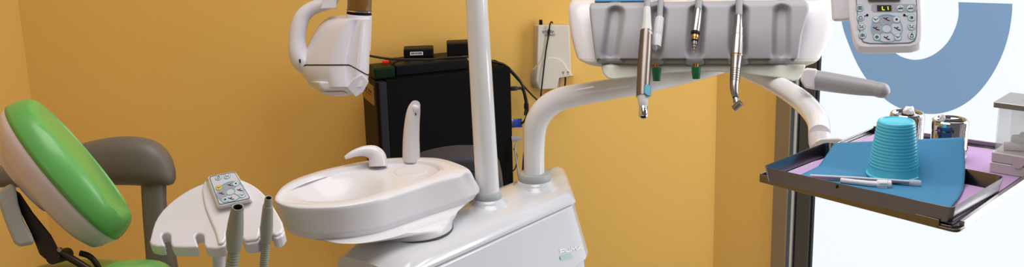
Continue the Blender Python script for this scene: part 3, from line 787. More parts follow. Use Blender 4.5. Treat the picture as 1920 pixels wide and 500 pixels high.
# power adapters on the flat box
def adapter(x0, x1, y1, y0, label, barcode):
    zf = zt+FH
    p0 = onz(x0, y1, zf); p1 = onz(x1, y1-2, zf)
    e = (p1-p0).normalized(); q = V((-e.y, e.x, 0))
    hgt = (y1-y0)*.93*(p0-CAM).dot(FW)/FPX
    r = thing('power_adapter', tuple((p0+p1)/2), label, 'power adapter')
    mb = MB(); mb.prism(rpoly([p0, p1, p1+q*.055, p0+q*.055], .006), (0, 0, hgt)); o = mb.build('adapter_body', BLKPL, r, bevel=.004)
    if barcode:
        mb = MB(); w = (p1-p0).length
        f = lambda a, z: p0+e*(w*a)-q*.0004+V((0, 0, hgt*z))
        mb.mi = 0; mb.prism([f(.22, .3), f(.65, .3), f(.65, .68), f(.22, .68)], -q*.0005)
        mb.mi = 1; s = .25
        while s < .61:
            wb = random.choice((.006, .01, .016)); g = lambda a, z: f(a, z)-q*.0005
            mb.prism([g(s, .38), g(s+wb, .38), g(s+wb, .62), g(s, .62)], -q*.0003); s += wb+random.choice((.006, .01))
        mb.build('barcode_sticker', [PAPERW, INK], r)
    return r
adapter(757, 813, 109, 91, 'black power adapter with a white barcode sticker on the flat box', True)
adapter(839, 886, 106, 79, 'plain black power adapter partly behind the tall white post', False)
# power strip at the left of the tower top
sa = onz(698, 145, zt); sb = onz(738, 128, zt)
ps = thing('power_strip', tuple((sa+sb)/2), 'dark green power strip with red switch at the tower top edge', 'power strip')
s_a, s_b = PCc(-.026, .030, zt), PCc(a0-.006, .030, zt)
mb = MB(); mb.prism(rpoly([PCc(-.028, .022, zt), PCc(a0-.006, .022, zt), PCc(a0-.006, .10, zt), PCc(-.028, .10, zt)], .006), (0, 0, .034)); mb.build('strip_body', DKGRN, ps, bevel=.006)
rq = onz(723, 118, zt+.034)
mb = MB(); mb.box(rq+V((0, 0, .004)), pe*.009, pn*.006, V((0, 0, .004))); mb.build('rocker_switch', RED, ps, bevel=.0015)

def cable(nm, px, d, rpx, m, label, cat='cable', n=10):
    P = crv(px, 6)
    D = (lambda i: d) if not isinstance(d, (list, tuple)) else (lambda i: lerp(d[0], d[1], i/(len(P)-1)))
    mb = MB(); mb.tube([(*at(p[0], p[1], D(i)), rpx*D(i)/FPX) for i, p in enumerate(P)], n=n)
    return tag(mb.build(nm, m), label, cat)
dc = 3.40
fcz = zt+FH+.004
def zcable(nm, px, z, r, m, label):
    P = crv(px, 6); mb = MB(); mb.tube([(*onz(x, y, z), r) for x, y in P], n=10); return tag(mb.build(nm, m), label, 'cable')
cable('power_cable', [(680, 102), (696, 105), (720, 109), (745, 111), (775, 111), (810, 111), (840, 108), (884, 106)], [3.36, 3.36], 2.2, CABLE, 'black cable running from behind x-ray head over the flat box')
cable('adapter_cable', [(733, 122), (745, 115), (760, 112.5), (800, 111.5), (845, 110)], [3.40, 3.38], 1.8, CABLE, 'short black lead looping from power strip onto the flat box')
dR = (pb_-CAM).dot(FW)
cable('monitor_cable', [(905, 111), (922, 115), (945, 121), (962, 136), (977, 155), (985, 178), (989, 200), (988, 215), (984, 226), (978, 231)], [dR+.0, dR+.05], 2.3, CABLE, 'black cable curving down from tower top to the blue plug')
cable('device_lead', [(905, 115), (930, 117), (950, 128), (970, 148), (990, 170), (1006, 186), (1030, 205)], [dR+.02, dR+.10], 1.7, CABLE, 'thin black lead slanting from tower top behind the curved arm')
cable('plugged_lead', [(974, 165), (980, 168), (984, 182), (986, 200), (984, 216)], dR+.07, 2.2, CABLE, 'black lead bending down from the black power plug')
def plug(nm, px0, px1, r0, r1, m, label, d, cat='plug', extra=None):
    a, b = at(*px0, d), at(*px1, d); ax = (b-a).normalized(); L = (b-a).length
    r = thing(nm, tuple(a), label, cat)
    mb = MB(); sd = V((0, 0, 1))
    u = (UP-ax*UP.dot(ax)).normalized(); w = ax.cross(u)
    def rr(h, t, k=.8): return rpoly([a+ax*h+u*(sx*t)+w*(sy*t*k) for sx, sy in ((-1, -1), (1, -1), (1, 1), (-1, 1))], t*.35, 2)
    mb.loft([rr(0, r0), rr(L*.55, r0), rr(L*.62, r1), rr(L, r1*.8)]); mb.build('plug_body', m, r, ang=40)
    if extra:
        mb = MB()
        for s in (-1, 1): mb.tube([a+ax*(L*.5)+u*(s*r0*.8), a+ax*(L*1.0)+u*(s*r0*.8)], r0*.25, n=10)
        mb.build('thumb_screw', m, r)
    mb = MB(); mb.loft([rr(-.006, r0*1.05), rr(.001, r0*1.05)]); mb.build('plug_shell', STEELD if extra else m, r)
    return r
dpl = dR+.06
plug('power_plug', (957, 166), (978, 165), 4.2*dpl/FPX, 3*dpl/FPX, CABLE, 'black plug in the upper back of the computer tower', dpl)
plug('display_plug', (962, 231), (979, 230), 8*dpl/FPX, 5*dpl/FPX, VGA, 'bright blue display plug with thumb screws behind the tower', dpl, extra=True)
plug('serial_plug', (963, 260), (980, 258), 5*dpl/FPX, 3*dpl/FPX, GREYC, 'grey plug with ribbed boot below the blue plug', dpl)
cable('grey_lead', [(978, 259), (968, 268), (966, 285), (970, 310), (973, 335), (974, 352)], dpl-.02, 1.8, GREYC, 'grey lead hanging down beside the tower back edge')
cable('looped_lead', [(963, 278), (968, 288), (969, 302), (966, 315), (960, 322)], dpl-.01, 1.2, CABLE, 'thin black lead looping close to the tower back edge')
cable('dangling_lead', [(983, 285), (981, 310), (980, 335), (979, 350)], dpl, 2.0, CABLE, 'dark lead hanging just left of the curved arm tube')
cable('floor_lead', [(954, 352), (951, 362), (949, 372), (946, 392)], dpl-.06, 1.6, CABLE, 'dark lead dropping below the computer tower corner')
# cable clip
mb = MB(); q = at(987, 199, dR+.052); mb.tube([q-UP*.008, q+UP*.008], .0075, n=16); tag(mb.build('cable_clip', CABLE), 'small black clip holding two cables right of the tower', 'clip')
# dark grey rounded casing in front of the tower
dG = 3.05
gp = [(772, 312), (786, 301), (806, 295), (830, 290), (856, 287), (885, 287), (912, 292), (928, 303), (936, 320), (941, 345), (944, 375), (946, 500), (780, 500)]
gr = [at(x, y, dG) for x, y in gp]
gz = gr[0]
cg = thing('rounded_casing', tuple(V((at(862, 400, dG).x, at(862, 400, dG).y+.06, 0))), 'dark grey rounded plastic casing peeking out between basin and tower', 'casing')
mb = MB()
ptsf = [at(x, y, dG) for x, y in gp[:-2]]
fl0 = [V((p.x, ptsf[0].y*.0+at(862, 400, dG).y, p.z)) for p in ptsf]
fl0 += [V((fl0[-1].x, fl0[0].y, .0)), V((fl0[0].x, fl0[0].y, .0))]
mb.prism(fl0, V((0, .13, 0))); mb.build('casing_shell', DARKG, cg, bevel=.012, seg=4, ang=50)
mb = MB(); mb.tube([V((p.x, fl0[0].y-.0005, p.z-.035)) for p in fl0[2:8]], .0012, n=8); mb.build('casing_crease', SLATE, cg)

# ------------------------------------------------------------------ wall device
wdv = thing('wall_control_box', tuple(ony(1035, 110, YB)), 'cream wall-mounted control box with upside-down lettering beside the tower', 'control box')
def wv(x, y, h): return onp(x, y, V((0, YB-h, 0)), V((0, 1, 0)))
DH = .05
mb = MB(); mb.loft([rpoly([wv(x, y, h) for x, y in q], .006) for h, q in ((0, [(1000, 46), (1069, 46), (1072, 140), (1060, 142), (1000, 165)]), (DH, [(1009, 47), (1067, 47), (1071, 139), (1058, 141), (1006, 164)]))]); mb.build('box_body', DEVICE, wdv, bevel=.003, ang=45)
cv = [(1009, 122), (1015, 114), (1024, 109), (1034, 107), (1046, 109), (1057, 116), (1065, 130), (1074, 142), (1048, 146), (1044, 166), (1012, 168), (1006, 150)]
cv0 = [(995, 134), (1002, 124), (1024, 109), (1034, 107), (1046, 109), (1057, 116), (1066, 130), (1076, 142), (1048, 146), (1044, 164), (1004, 166), (995, 156)]
mb = MB(); mb.loft([[wv(x, y, .001) for x, y in cv0], [wv(x, y, DH*.8) for x, y in [(lerp(a[0], b[0], .3), lerp(a[1], b[1], .3)) for a, b in zip(cv0, cv)]], [wv(x, y, DH+.006) for x, y in cv]]); mb.build('lower_cover', DEVICE, wdv, bevel=.0025, ang=40)
mb = MB(); 
for x, y in ((1056, 136), (1065, 135.5)):
    mb.ringplate(wv(x, y, DH+.0062), V((1, 0, 0)), V((0, 0, 1)), V((0, -1, 0)), .0032, .0032, .0012, 0, .0006); mb.disc(wv(x, y+4, DH+.0062), V((1, 0, 0)), V((0, 0, 1)), V((0, -1, 0)), .001, .001, 0, .0006)
mb.build('indicator_print', INK, wdv)
mb = MB(); a, b = wv(1014, 47, .02), wv(1014, 39, .02); mb.box((a+b)/2, V((.005, 0, 0)), V((0, .006, 0)), V((0, 0, (b-a).length/2+.003))); mb.build('hanging_tab', BLKPL, wdv, bevel=.001)
def text_mesh(txt, p, w, h, nm, m, parent, flip):
    cu = bpy.data.curves.new(nm, 'FONT'); cu.body = txt; cu.size = 1; cu.extrude = .01
    ob = bpy.data.objects.new(nm, cu); COL.objects.link(ob)
    dg = bpy.context.evaluated_depsgraph_get(); me = bpy.data.meshes.new_from_object(ob.evaluated_get(dg)); bpy.data.objects.remove(ob)
    xs = [v.co.x for v in me.vertices]; ys_ = [v.co.y for v in me.vertices]
    mb = MB(); sx = w/(max(xs)-min(xs)); sy = h/(max(ys_)-min(ys_))
    f = -1 if flip else 1
    vs = [p+V((f*(v.co.x-(max(xs)+min(xs))/2)*sx, -.0005-v.co.z*.02, f*(v.co.y-(max(ys_)+min(ys_))/2)*sy)) for v in me.vertices]
    mb.add(vs, [list(q.vertices) for q in me.polygons]); return mb.build(nm, m, parent)
text_mesh('GENDEX', wv(1031, 65.5, DH), .032, .0075, 'blue_lettering', INKB, wdv, True)
text_mesh('VISUALIX', wv(1028, 59.5, DH), .038, .0075, 'black_lettering', INK, wdv, True)
mb = MB(); P = crv([(1051.5, 142), (1051, 155), (1050, 175), (1046, 200)], 4); mb.tube([(*wv(x, y, .035), .0042) for x, y in P], n=10); mb.build('grey_cable', GREYC, wdv)
mb = MB(); P = crv([(1060, 141), (1060, 153), (1058, 172), (1056, 200)], 4); mb.tube([(*wv(x, y, .035), .0028) for x, y in P], n=10); mb.build('black_cable', CABLE, wdv)
mb = MB(); P = crv([(1036, 43, .03), (1034, 41, .05), (1031, 46, DH+.010), (1029.5, 58, DH+.008), (1027, 75, DH+.006), (1023, 100, DH+.006), (1019.5, 130, DH+.013), (1016, 160, DH+.013), (1014, 185, DH+.01), (1013, 230, .04)], 5)
mb.tube([(*wv(x, y, h), .0024) for x, y, h in P], n=10); mb.tube([wv(1029.8, 55, DH+.009), wv(1028.6, 64, DH+.009)], .0042, n=12)
tag(mb.build('draped_sensor_cable', CABLE), 'thin black cable draped over the front of wall control box', 'cable')

# ------------------------------------------------------------------ delivery unit
D0 = at(1306, 60, 2.36)
rot = math.radians(8); tilt = math.radians(32)
dx = V((math.cos(rot), -math.sin(rot), 0)); dh = V((-math.sin(rot), -math.cos(rot), 0)); dz = V((0, 0, 1))
nA = (dh*math.cos(tilt)+dz*math.sin(tilt)).normalized()
DU = lambda x, y, h=0: onp(x, y, D0+nA*h, nA)
du = thing('delivery_unit', tuple(DU(1306, 124)-dh*.1), 'white dentist delivery unit with grey handpiece apron on a thick white curved arm', 'delivery unit')
def hous(y, l, r, h=0, dep=.20, rad=.028, back=0):
    a, b = DU(l, y, h)-dh*back, DU(r, y, h)-dh*back
    return rpoly([a, b, b-dh*(dep-back), a-dh*(dep-back)], [rad, rad, .05, .05], 6)
mb = MB()
H0 = -.034
top0 = hous(4, 1080, 1560, H0, back=.014, rad=.03)
lay = [hous(4, 1080, 1552, H0, back=.020), hous(5, 1072, 1560, H0, back=.010), hous(10, 1066, 1567, H0, back=.003), hous(22, 1064, 1569, H0), hous(45, 1065, 1568, H0), hous(70, 1069, 1562, H0), hous(92, 1074, 1553, H0), hous(108, 1079, 1543, H0), hous(111, 1080, 1541, H0)]
mb.loft(lay); mb.build('housing', WHITE, du, ang=50)
mb = MB(); mb.loft([hous(110.5, 1081, 1540, H0-.001), hous(112, 1080, 1541, H0), hous(116, 1084, 1538, H0), hous(121, 1094, 1530, H0-.003), hous(125, 1106, 1518, H0-.012)]); mb.build('bottom_lip', DEVICE, du, ang=50)
# apron with five recesses
xl = [(3, 1113), (7, 1107), (14, 1105), (30, 1106), (60, 1110), (110, 1116)]
xrr = [(-2, 1504), (3, 1513), (8, 1516), (18, 1517), (38, 1511), (70, 1503), (110, 1498)]
recess = [((1154, 26), (1144, 100), 15), ((1234, 26), (1226, 95), 15), ((1308, 24), (1303, 95), 15), ((1386, 24), (1384, 95), 16), ((1465, 24), (1464, 98), 16)]
NU, NV = 190, 44
rows = []
for j in range(NV+1):
    v = j/NV; row = []
    for i in range(NU+1):
        u = i/NU
        yb_ = 110; yt = 5.5-.014*(lerp(1106, 1516, u)-1106)
        y = lerp(yt, yb_, v)
        x = lerp(interp(xl, lerp(5, 110, v)), interp(xrr, lerp(0, 110, v)), u)
        h = .0015
        for a, b, r in recess:
            ax_, ay_ = b[0]-a[0], b[1]-a[1]; t = max(0, min(1, ((x-a[0])*ax_+(y-a[1])*ay_)/(ax_*ax_+ay_*ay_)))
            dd = math.hypot(x-a[0]-t*ax_, y-a[1]-t*ay_)
            h -= .019*(1-sstep(r*.40, r*1.35, dd))
        h -= .011*max(0, v-.45)**2/.30
        e = min(u*NU, (1-u)*NU)/2.0
        if e < 1: h -= .004*(1-e)**2
        h -= .012*max(0, (.10-v)/.10)**2
        row.append(DU(x, y, h))
    rows.append(row)
mb = MB(); mb.grid(rows)
mb.build('apron', APRON, du, solid=.016, ang=60)
# blue mat on top
q0, q1 = DU(1114, 2, -.02), DU(1215, .5, -.02)
mb = MB(); zz = lay[0][0].z
m0, m1 = V((q0.x, q0.y, zz+.0005)), V((q1.x, q1.y, zz+.0005))
tag(MB().prism(rpoly([m0-dh*.012, m1-dh*.012, m1-dh*.13, m0-dh*.13], .006), V((0, 0, .002))).build('blue_mat', NAPK, bevel=.0006), 'small blue mat lying on top of the white delivery unit', 'mat')
# under plate
up_ = [(1126, 122), (1130, 138), (1138, 147), (1150, 150), (1195, 145), (1250, 138.5), (1300, 135.5), (1345, 135), (1365, 136.5), (1400, 140), (1461, 147), (1490, 152.5), (1499, 150), (1506, 138), (1512, 122)]
mb = MB(); mb.prism([DU(x, y, -.03) for x, y in up_], -dh*.12); mb.build('under_plate', UNDER, du, bevel=.004)
PTK[0] = 0
# green knobs below the lip
for x, y0, y1 in ((1231, 127, 152), (1305, 126, 148)):
    mb = MB(); dk = (DU(x, y0, -.012)-CAM).dot(FW)
    pt(mb, [(x, y0-.5, 7.5), (x, y0, 8.8), (x+.2, y0+2, 8.8), (x+.4, y1-2, 7.2), (x+.4, y1, 6.4)], dk, 24); kb_ = mb.build('knob', KNOB, du, ang=30)
    mb = MB(); pt(mb, [(x, y0-7, 5), (x, y0+.3, 5)], dk, 16); mb.build('knob_stem', BRASS, kb_)
# side handle
dH = 2.22
slab([(1500, 150), (1506, 130), (1513, 127), (1533, 129), (1528, 167), (1510, 165)], dH-.02, dH+.045, 'handle_joint', WHITE, du, .004)
mb = MB(); hp = [(1526, 149, 19), (1531, 150, 18.6), (1570, 156, 17.8), (1610, 162, 16.2), (1632, 165, 14.5), (1643, 167, 13.6), (1650, 168.5, 14.2), (1658, 170, 13.4), (1664, 171, 10), (1668, 171.5, 4)]
mb.tube([(*at(x, y, dH-.0006*(x-1526)), r*dH/FPX) for x, y, r in crv(hp, 3)], n=28); mb.build('side_handle', GREYH, du, ang=60)
# instrument arm (curved tube from the unit to the head)
ds = 2.62
apath = [(1002, 343, 19.5, 2.705), (1001.5, 300, 19.5, 2.70), (1001.5, 265, 20.5, 2.695), (1005, 232, 22, 2.685), (1021, 205, 22.5, 2.67), (1047, 187, 22, 2.65), (1085, 177.5, 21, 2.62), (1140, 168, 20, 2.58), (1200, 158.5, 18, 2.54), (1260, 146, 17, 2.54), (1320, 132, 15.5, 2.53), (1358, 122, 14, 2.53), (1380, 115, 12, 2.53)]
dcol = (AB-CAM).dot(FW)
apath = [(x, y, r, d+(dcol-2.705)*max(0, min(1, (1250-x)/240))) for x, y, r, d in apath]
pp = [(*at(x, y, d), r*d/FPX) for x, y, r, d in crv(apath, 5)]
mb = MB(); mb.tube(pp, n=32); mb.build('support_arm', ENAMEL, du)

# control panel
tilt2 = math.radians(24); nP_ = (dh*math.cos(tilt2)+dz*math.sin(tilt2)).normalized()
E0 = at(1662, 50, 2.23)
EP = lambda x, y, h=0: onp(x, y, E0+nP_*h, nP_)
pou = [(1589, -40), (1590, 0), (1592, 34), (1598, 66), (1604, 84), (1611, 90), (1622, 91.5), (1664, 91), (1708, 90), (1722, 86), (1729, 78), (1731, 60), (1730, 20), (1727, -40)]
pbk = [(x, y+9 if y > 60 else y) for x, y in pou]
mb = MB(); mb.loft([[EP(x, y, -.022) for x, y in [(lerp(1662, a, .93), b-1) for a, b in pbk]], [EP(x, y, -.014) for x, y in pbk], [EP(x, y, -.004) for x, y in pou], [EP(x, y, 0) for x, y in [(lerp(1662, a, .955), lerp(30, b, .955)) for a, b in pou]]]); 
cpn = mb.build('control_panel', WHITE, du, bevel=.002, ang=40)
fo = [(1603, -36), (1605, 5), (1608, 40), (1613, 70), (1618, 79), (1630, 82), (1664, 82.5), (1706, 81), (1715, 77), (1719, 66), (1720, 30), (1717, -36)]
mb = MB(); mb.mi = 0; mb.prism([EP(x, y, .0002) for x, y in fo], nP_*.0006); mb.mi = 1
mb.prism([EP(lerp(1662, x, .972), lerp(25, y, .972), .0007) for x, y in fo], nP_*.0004)
mb.build('panel_film', [LINE, FACE], cpn)
eP = lambda x, y: EP(x, y, .0011)
eU = (eP(1700, 50)-eP(1620, 50)).normalized(); eV = nP_.cross(eU)
for px, g in (((1612, 15), G_SQ), ((1613.5, 33), G_HOUSE), ((1615, 50), G_HAND), ((1617, 66), G_ARCH), ((1688, 15.5), G_WEDGE), ((1707, 15.5), G_WEDGE), ((1709, 33), G_EYE), ((1709, 50), G_HAND), ((1709.5, 67), G_CUP),
              ((1642, 36.5), G_CHAIR), ((1681, 36.5), G_LAMP), ((1644, 69.5), G_DIA), ((1683.5, 69.5), G_CHAIR)):
    keybutton(cpn, eP, eU, eV, nP_, px, (7.4, 7.2), 2.23, g)
wheel(cpn, eP, eU, eV, nP_, (1662.5, 53), (29, 27.5), 2.23, None)
mb = MB(); mb.mi = 2; mb.prism(rpoly([eP(1633, 7.5), eP(1719, 7.5), eP(1719.5, 23), eP(1634, 23)], .008, 6), nP_*.0003)
mb.mi = 0; mb.prism(rpoly([eP(1644, 10), eP(1671, 10), eP(1671.5, 21), eP(1644.5, 21)], .001), nP_*.0012)
mb.mi = 1
dg = lambda a, b: mb.strip(EP(*a, .0023), EP(*b, .0023), .0017, nP_, 0, .0004)
dg((1654, 12), (1654.5, 18.5)); dg((1654.5, 18.6), (1659, 18.5)); dg((1664.5, 12), (1665.5, 18.5))
mb.build('display', [LCD, LCDG, FACEG], cpn)
for x, y in ((1626, 28.3), (1695.5, 28.3)):
    mb = MB(); mb.disc(eP(x, y), eU, eV, nP_, .0022, .0022, 0, .001, 16); mb.strip(eP(x, y), eP(x+(-6 if x < 1660 else 6), y+2.5), .0012, nP_, 0, .0005); mb.build('indicator_lamp', BLKPL, cpn)
mb = MB(); mb.prism(rpoly([EP(1624, -30, .0005), EP(1690, -30, .0005), EP(1688, 3, .0005), EP(1627, 3.5, .0005)], .004), nP_*.004); mb.build('panel_window', STEELD, cpn, bevel=.0015)
slab([(1556, -30), (1596, -30), (1596, 36), (1586, 40), (1560, 40)], 2.25, 2.32, 'panel_bracket', WHITE, du, .006)

# ------------------------------------------------------------------ handpieces on the apron
dHP = (DU(1210, 60)-CAM).dot(FW)-.024
PTK[:] = [-.42, 60]
def hose_up(mb, x, y, rpx, d, xt):
    """hose from the handpiece up over the unit and down into its top"""
    f = lambda y: d*(1+PTK[0]*(y-PTK[1])/FPX)
    p0, p1 = at(x, y, f(y)), at(lerp(x, xt, .5), -25, f(-25))
    p2 = at(xt, -60, f(-50))
    topz = lay[0][0].z
    p3 = V((p2.x, p2.y+.05, p2.z+.03)); p4 = V((p2.x, p2.y+.11, p2.z-.0)); p5 = V((p2.x, p2.y+.13, topz-.004))
    P = crv([tuple(q) for q in (p0, p1, p2, p3, p4, p5)], 6)
    mb.tube(P, rpx*d/FPX, n=16); return mb
d1 = dHP-.012
h1 = thing('scaler_handpiece', tuple(at(1208, 30, d1)), 'long brushed steel handpiece with teal button hanging leftmost on the apron', 'handpiece')
mb = MB(); pt(mb, [(1212, 58, 11.5), (1209.5, 100, 12.8), (1207, 140, 12.8), (1205.5, 170, 12.6), (1205, 181, 12.2), (1205, 182, 9)], d1, 32); mb.build('steel_sleeve', STEELD, h1, ang=30)
mb = MB(); pt(mb, [(1213.2, 14, 6), (1213, 16, 6.8), (1212.8, 40, 8.2), (1212.3, 53, 10), (1212, 62, 11.6), (1211.8, 66, 11.6)], d1, 28); mb.build('hose_socket', LGREY, h1, ang=40)
mb = MB(); pt(mb, [(1205.2, 180, 11.2), (1206, 190, 9.6), (1206.5, 201, 8), (1206.6, 202, 7)], d1, 28); mb.build('nose_cone', LGREY, h1, ang=40)
mb = MB(); pt(mb, [(1206.5, 201, 8.2), (1206.5, 205, 8.6), (1206.4, 206, 7.8), (1206.4, 208, 7.8), (1206.4, 209, 8.8), (1206.3, 217, 8.6), (1206.3, 220, 7.2)], d1, 28, cap1=False); 
pt(mb, [(1206.3, 220, 7.2), (1206.3, 219, 5.5), (1206.3, 213, 5.2)], d1, 28, cap0=False); mb.build('chrome_tip', CHROME, h1, ang=30)
mb = MB(); pt(mb, [(1206.3, 216, 5.3), (1206.3, 217, 5.3)], d1, 20); mb.build('tip_bore', DARKIN, h1)
mb = MB(); bp = rpoly([at(x, y, d1*(1-.42*(y-60)/FPX)-.0155) for x, y in [(1208, 164), (1210, 158), (1216, 157.5), (1221.5, 163), (1221, 181), (1214, 179), (1208, 175)]], .003); mb.prism(bp, FW*.016); mb.build('push_button', TEAL, h1, bevel=.0012)
mb = MB(); hose_up(mb, 1213.2, 16, 6, d1, 1215); mb.build('hose', HOSE, h1)
d2 = dHP+.008
h2 = thing('empty_coupling', tuple(at(1234, 60, d2)), 'light grey open hose coupling hanging beside the long steel handpiece', 'hose coupling')
mb = MB(); pt(mb, [(1237, 32, 6), (1236.8, 34, 8.2), (1235, 50, 8.8), (1233, 66, 9.2), (1232.8, 67, 8.9), (1232.6, 68, 9.2), (1230.5, 88, 9)], d2, 28, cap1=False)
pt(mb, [(1230.5, 88, 9), (1230.5, 88.2, 7.2), (1231.5, 78, 7)], d2, 28, cap0=False); mb.build('coupling_sleeve', LGREY, h2, ang=30)
mb = MB(); pt(mb, [(1231, 82, 7.1), (1230.9, 83, 7.1)], d2, 20); mb.build('coupling_core', STEELD, h2)
mb = MB(); hose_up(mb, 1237, 33, 5.6, d2, 1243); mb.build('hose', HOSE, h2)
d3 = dHP
h3 = thing('micromotor_coupling', tuple(at(1306, 50, d3)), 'short chrome coupling with stepped brass tip, third on the apron', 'hose coupling')
mb = MB(); pt(mb, [(1309.5, 18, 7.6), (1309, 20, 8.6), (1306, 45, 8.8), (1304, 60, 8.8), (1303.8, 61, 8)], d3, 28); mb.build('steel_sleeve', STEEL, h3, ang=30)
mb = MB(); pt(mb, [(1303.8, 60, 8.2), (1303.6, 64, 8.2), (1303.5, 64.5, 7.2), (1303.2, 67, 7.2)], d3, 24); pt(mb, [(1302.6, 75, 6.6), (1302.3, 78, 6.6)], d3, 24); mb.build('black_rings', BLKPL, h3, ang=30)
mb = MB(); pt(mb, [(1303.2, 67, 7.6), (1302.9, 72, 7.4), (1302.8, 72.5, 6), (1302.6, 75, 6)], d3, 24); mb.build('brass_ring', BRASS, h3, ang=30)
mb = MB(); pt(mb, [(1302.4, 77.5, 5.6), (1302.2, 81, 5.6), (1302.1, 81.5, 6.2), (1301.9, 84.5, 6), (1301.8, 85, 4.5), (1301.5, 89, 4.2), (1301.4, 89.5, 2.6), (1301.2, 93.5, 2.4), (1301.1, 94, 1), (1300.6, 100, .8)], d3, 20); mb.build('stepped_tip', STEELD, h3, ang=30)
mb = MB(); hose_up(mb, 1309.5, 19, 6.6, d3, 1313); mb.build('hose', HOSE, h3)
d4 = dHP-.008
h4 = thing('contra_angle_handpiece', tuple(at(1384, 60, d4)), 'slim silver handpiece with angled head hanging rightmost on the apron', 'handpiece')
mb = MB(); pt(mb, [(1385.5, 29, 6.8), (1385.3, 31, 8), (1384.5, 52, 8.4), (1384.4, 53, 9.6), (1383.6, 66, 10), (1383.5, 67, 10.8), (1382, 90, 12.0), (1381, 104, 12.2), (1380.8, 106, 11)], d4, 30); mb.build('motor_sleeve', STEEL, h4, ang=28)
mb = MB(); pt(mb, [(1380.8, 105.5, 11.4), (1380.6, 107.5, 11.4)], d4, 30); mb.build('brass_band', BRASS, h4, ang=28)
mb = MB(); pt(mb, [(1380.6, 107, 11), (1379.3, 125, 9.8), (1378, 145, 9), (1376.8, 160, 8.6), (1376.6, 166, 8.2), (1377.5, 173, 7), (1379, 181, 6.2), (1379.2, 182, 5.4)], d4, 28); mb.build('angle_neck', STEEL, h4, ang=40)
mb = MB(); 
for k in range(6): pt(mb, [(1378.9-k*.25, 130+k*4.2, 9.9-k*.12), (1378.8-k*.25, 131.6+k*4.2, 9.9-k*.12)], d4, 28)
mb.build('grip_rings', STEELD, h4)
mb = MB(); pt(mb, [(1379, 181, 5.4), (1379.5, 184, 5.6)], d4, 20); mb.build('black_seal_ring', BLKPL, h4)
mb = MB(); pt(mb, [(1379.3, 184, 5.6), (1381, 189, 6.4), (1381.5, 193, 6.4)], d4, 20)
d4 = d4*(1-.42*138/FPX)
ha_, hb_ = at(1376.5, 203.5, d4-.004), at(1389.5, 192.5, d4-.012); mb.tube([ha_.lerp(hb_, -.02), ha_, hb_, ha_.lerp(hb_, 1.03)], [.0052, .0068, .0068, .005], n=24); mb.build('angled_head', STEEL, h4, ang=40)

mb = MB(); hose_up(mb, 1385.6, 30, 6.6, dHP-.008, 1387); mb.build('hose', HOSE, h4)

# ------------------------------------------------------------------ tray arm, tray support and trays
ZI = 1.018                      # rim of the small tray
iFL, iFR, iBR, iBL = onz(1429, 312, ZI), onz(1786, 390, ZI), onz(1886, 330, ZI), onz(1550, 265.5, ZI)
print('tray', (iFR-iFL).length, (iBL-iFL).length, (iBR-iFR).length, (iBR-iBL).length, math.degrees((iFR-iFL).angle(iBL-iFL)), math.degrees((iFL-iFR).angle(iBR-iFR)))
ZF = 1.0                        # floor of the small tray
def zset(P, z): return [V((p.x, p.y, z)) for p in P]
def shrink(P, m):
    """move every side of a convex quad inwards by m"""
    c = sum(P, V((0, 0, 0)))/len(P); N = len(P); lines = []
    for i in range(N):
        a, b = P[i], P[(i+1) % N]; d = (b-a); d.z = 0; d.normalize(); n = V((-d.y, d.x, 0))
        if n.dot(c-a) < 0: n = -n
        lines.append((a+n*m, d))
    out = []
    for i in range(N):
        (p, d), (q, e) = lines[i-1], lines[i]
        det = d.x*(-e.y)+e.x*d.y; r = q-p; t = (r.x*(-e.y)+e.x*r.y)/det
        w = p+d*t; out.append(V((w.x, w.y, P[i].z)))
    return out
IQ = [iFL, iFR, iBR, iBL]
def trayloft(Q, zt_, zb_, th_, flange=0, rad=.012, seg=5):
    o0 = rpoly(zset(shrink(Q, .004), zb_-th_), rad, seg); o1 = rpoly(zset(Q, zt_), rad, seg); i1 = rpoly(zset(shrink(Q, th_), zt_), rad, seg); i0 = rpoly(zset(shrink(Q, th_+.004), zb_), rad, seg)
    m = MB(); m.loft([o0, o1, i1, i0]); return m
LQ = [onz(1424, 326, .997), onz(1797, 421, .997), None, onz(1638, 239.5, .997)]
eF = (LQ[1]-LQ[0]).normalized(); eS = (LQ[3]-LQ[0]).normalized()
r1 = onz(1925, 331, .997); eR = (r1-LQ[1]).normalized()
bk = onz(1862, 270.5, 1.004); eB = (onz(1862, 270.5, .997)-LQ[3]).normalized()
# corner of right side and back side
def isect(p, d, q, e):
    det = d.x*(-e.y)+e.x*d.y; r = q-p; t = (r.x*(-e.y)+e.x*r.y)/det; return p+d*t
LQ[2] = isect(LQ[1], eR, LQ[3], eB)
print('big tray', [tuple(round(c, 3) for c in p) for p in LQ], [(LQ[i]-LQ[i-1]).length for i in range(4)])
lt = thing('tray_support', tuple((LQ[0]+LQ[2])/2), 'large satin steel tray table on a white curved arm under the smaller tray', 'tray table')
mb = MB(); mb.prism(rpoly(zset(shrink(LQ, .003), .986), .02, 6), (0, 0, .005)); mb.build('table_plate', TRAYM, lt, bevel=.001)
tpth = [(1352, 118, 12, 2.50), (1385, 128, 14, 2.48), (1415, 139, 16, 2.44), (1445, 152, 17.5, 2.39), (1473, 168, 18.5, 2.33), (1503, 189, 20, 2.26), (1525, 212, 20.5, 2.18), (1535, 232, 20.5, 2.12), (1536.5, 252, 20.5, 2.08)]
mb = MB(); mb.tube([(*at(x, y, d), r*d/FPX) for x, y, r, d in crv(tpth, 6)], n=28); mb.build('arm_tube', ENAMEL, lt)
mb = MB(); mb.tube([(*at(x, y, d), r*d/FPX) for x, y, r, d in ((1536.5, 253, 20.7, 2.08), (1537, 266, 20.7, 2.075), (1538, 276, 19, 2.07))], n=28); mb.build('arm_foot', WHITE, lt)
slab([(1528, 264), (1540, 259), (1572, 258), (1582, 261), (1578, 272), (1530, 278)], 2.02, 2.06, 'tray_flange', BOXW, lt, .003)
lab = ['front_lip', 'side_rail', 'back_lip', 'left_lip']
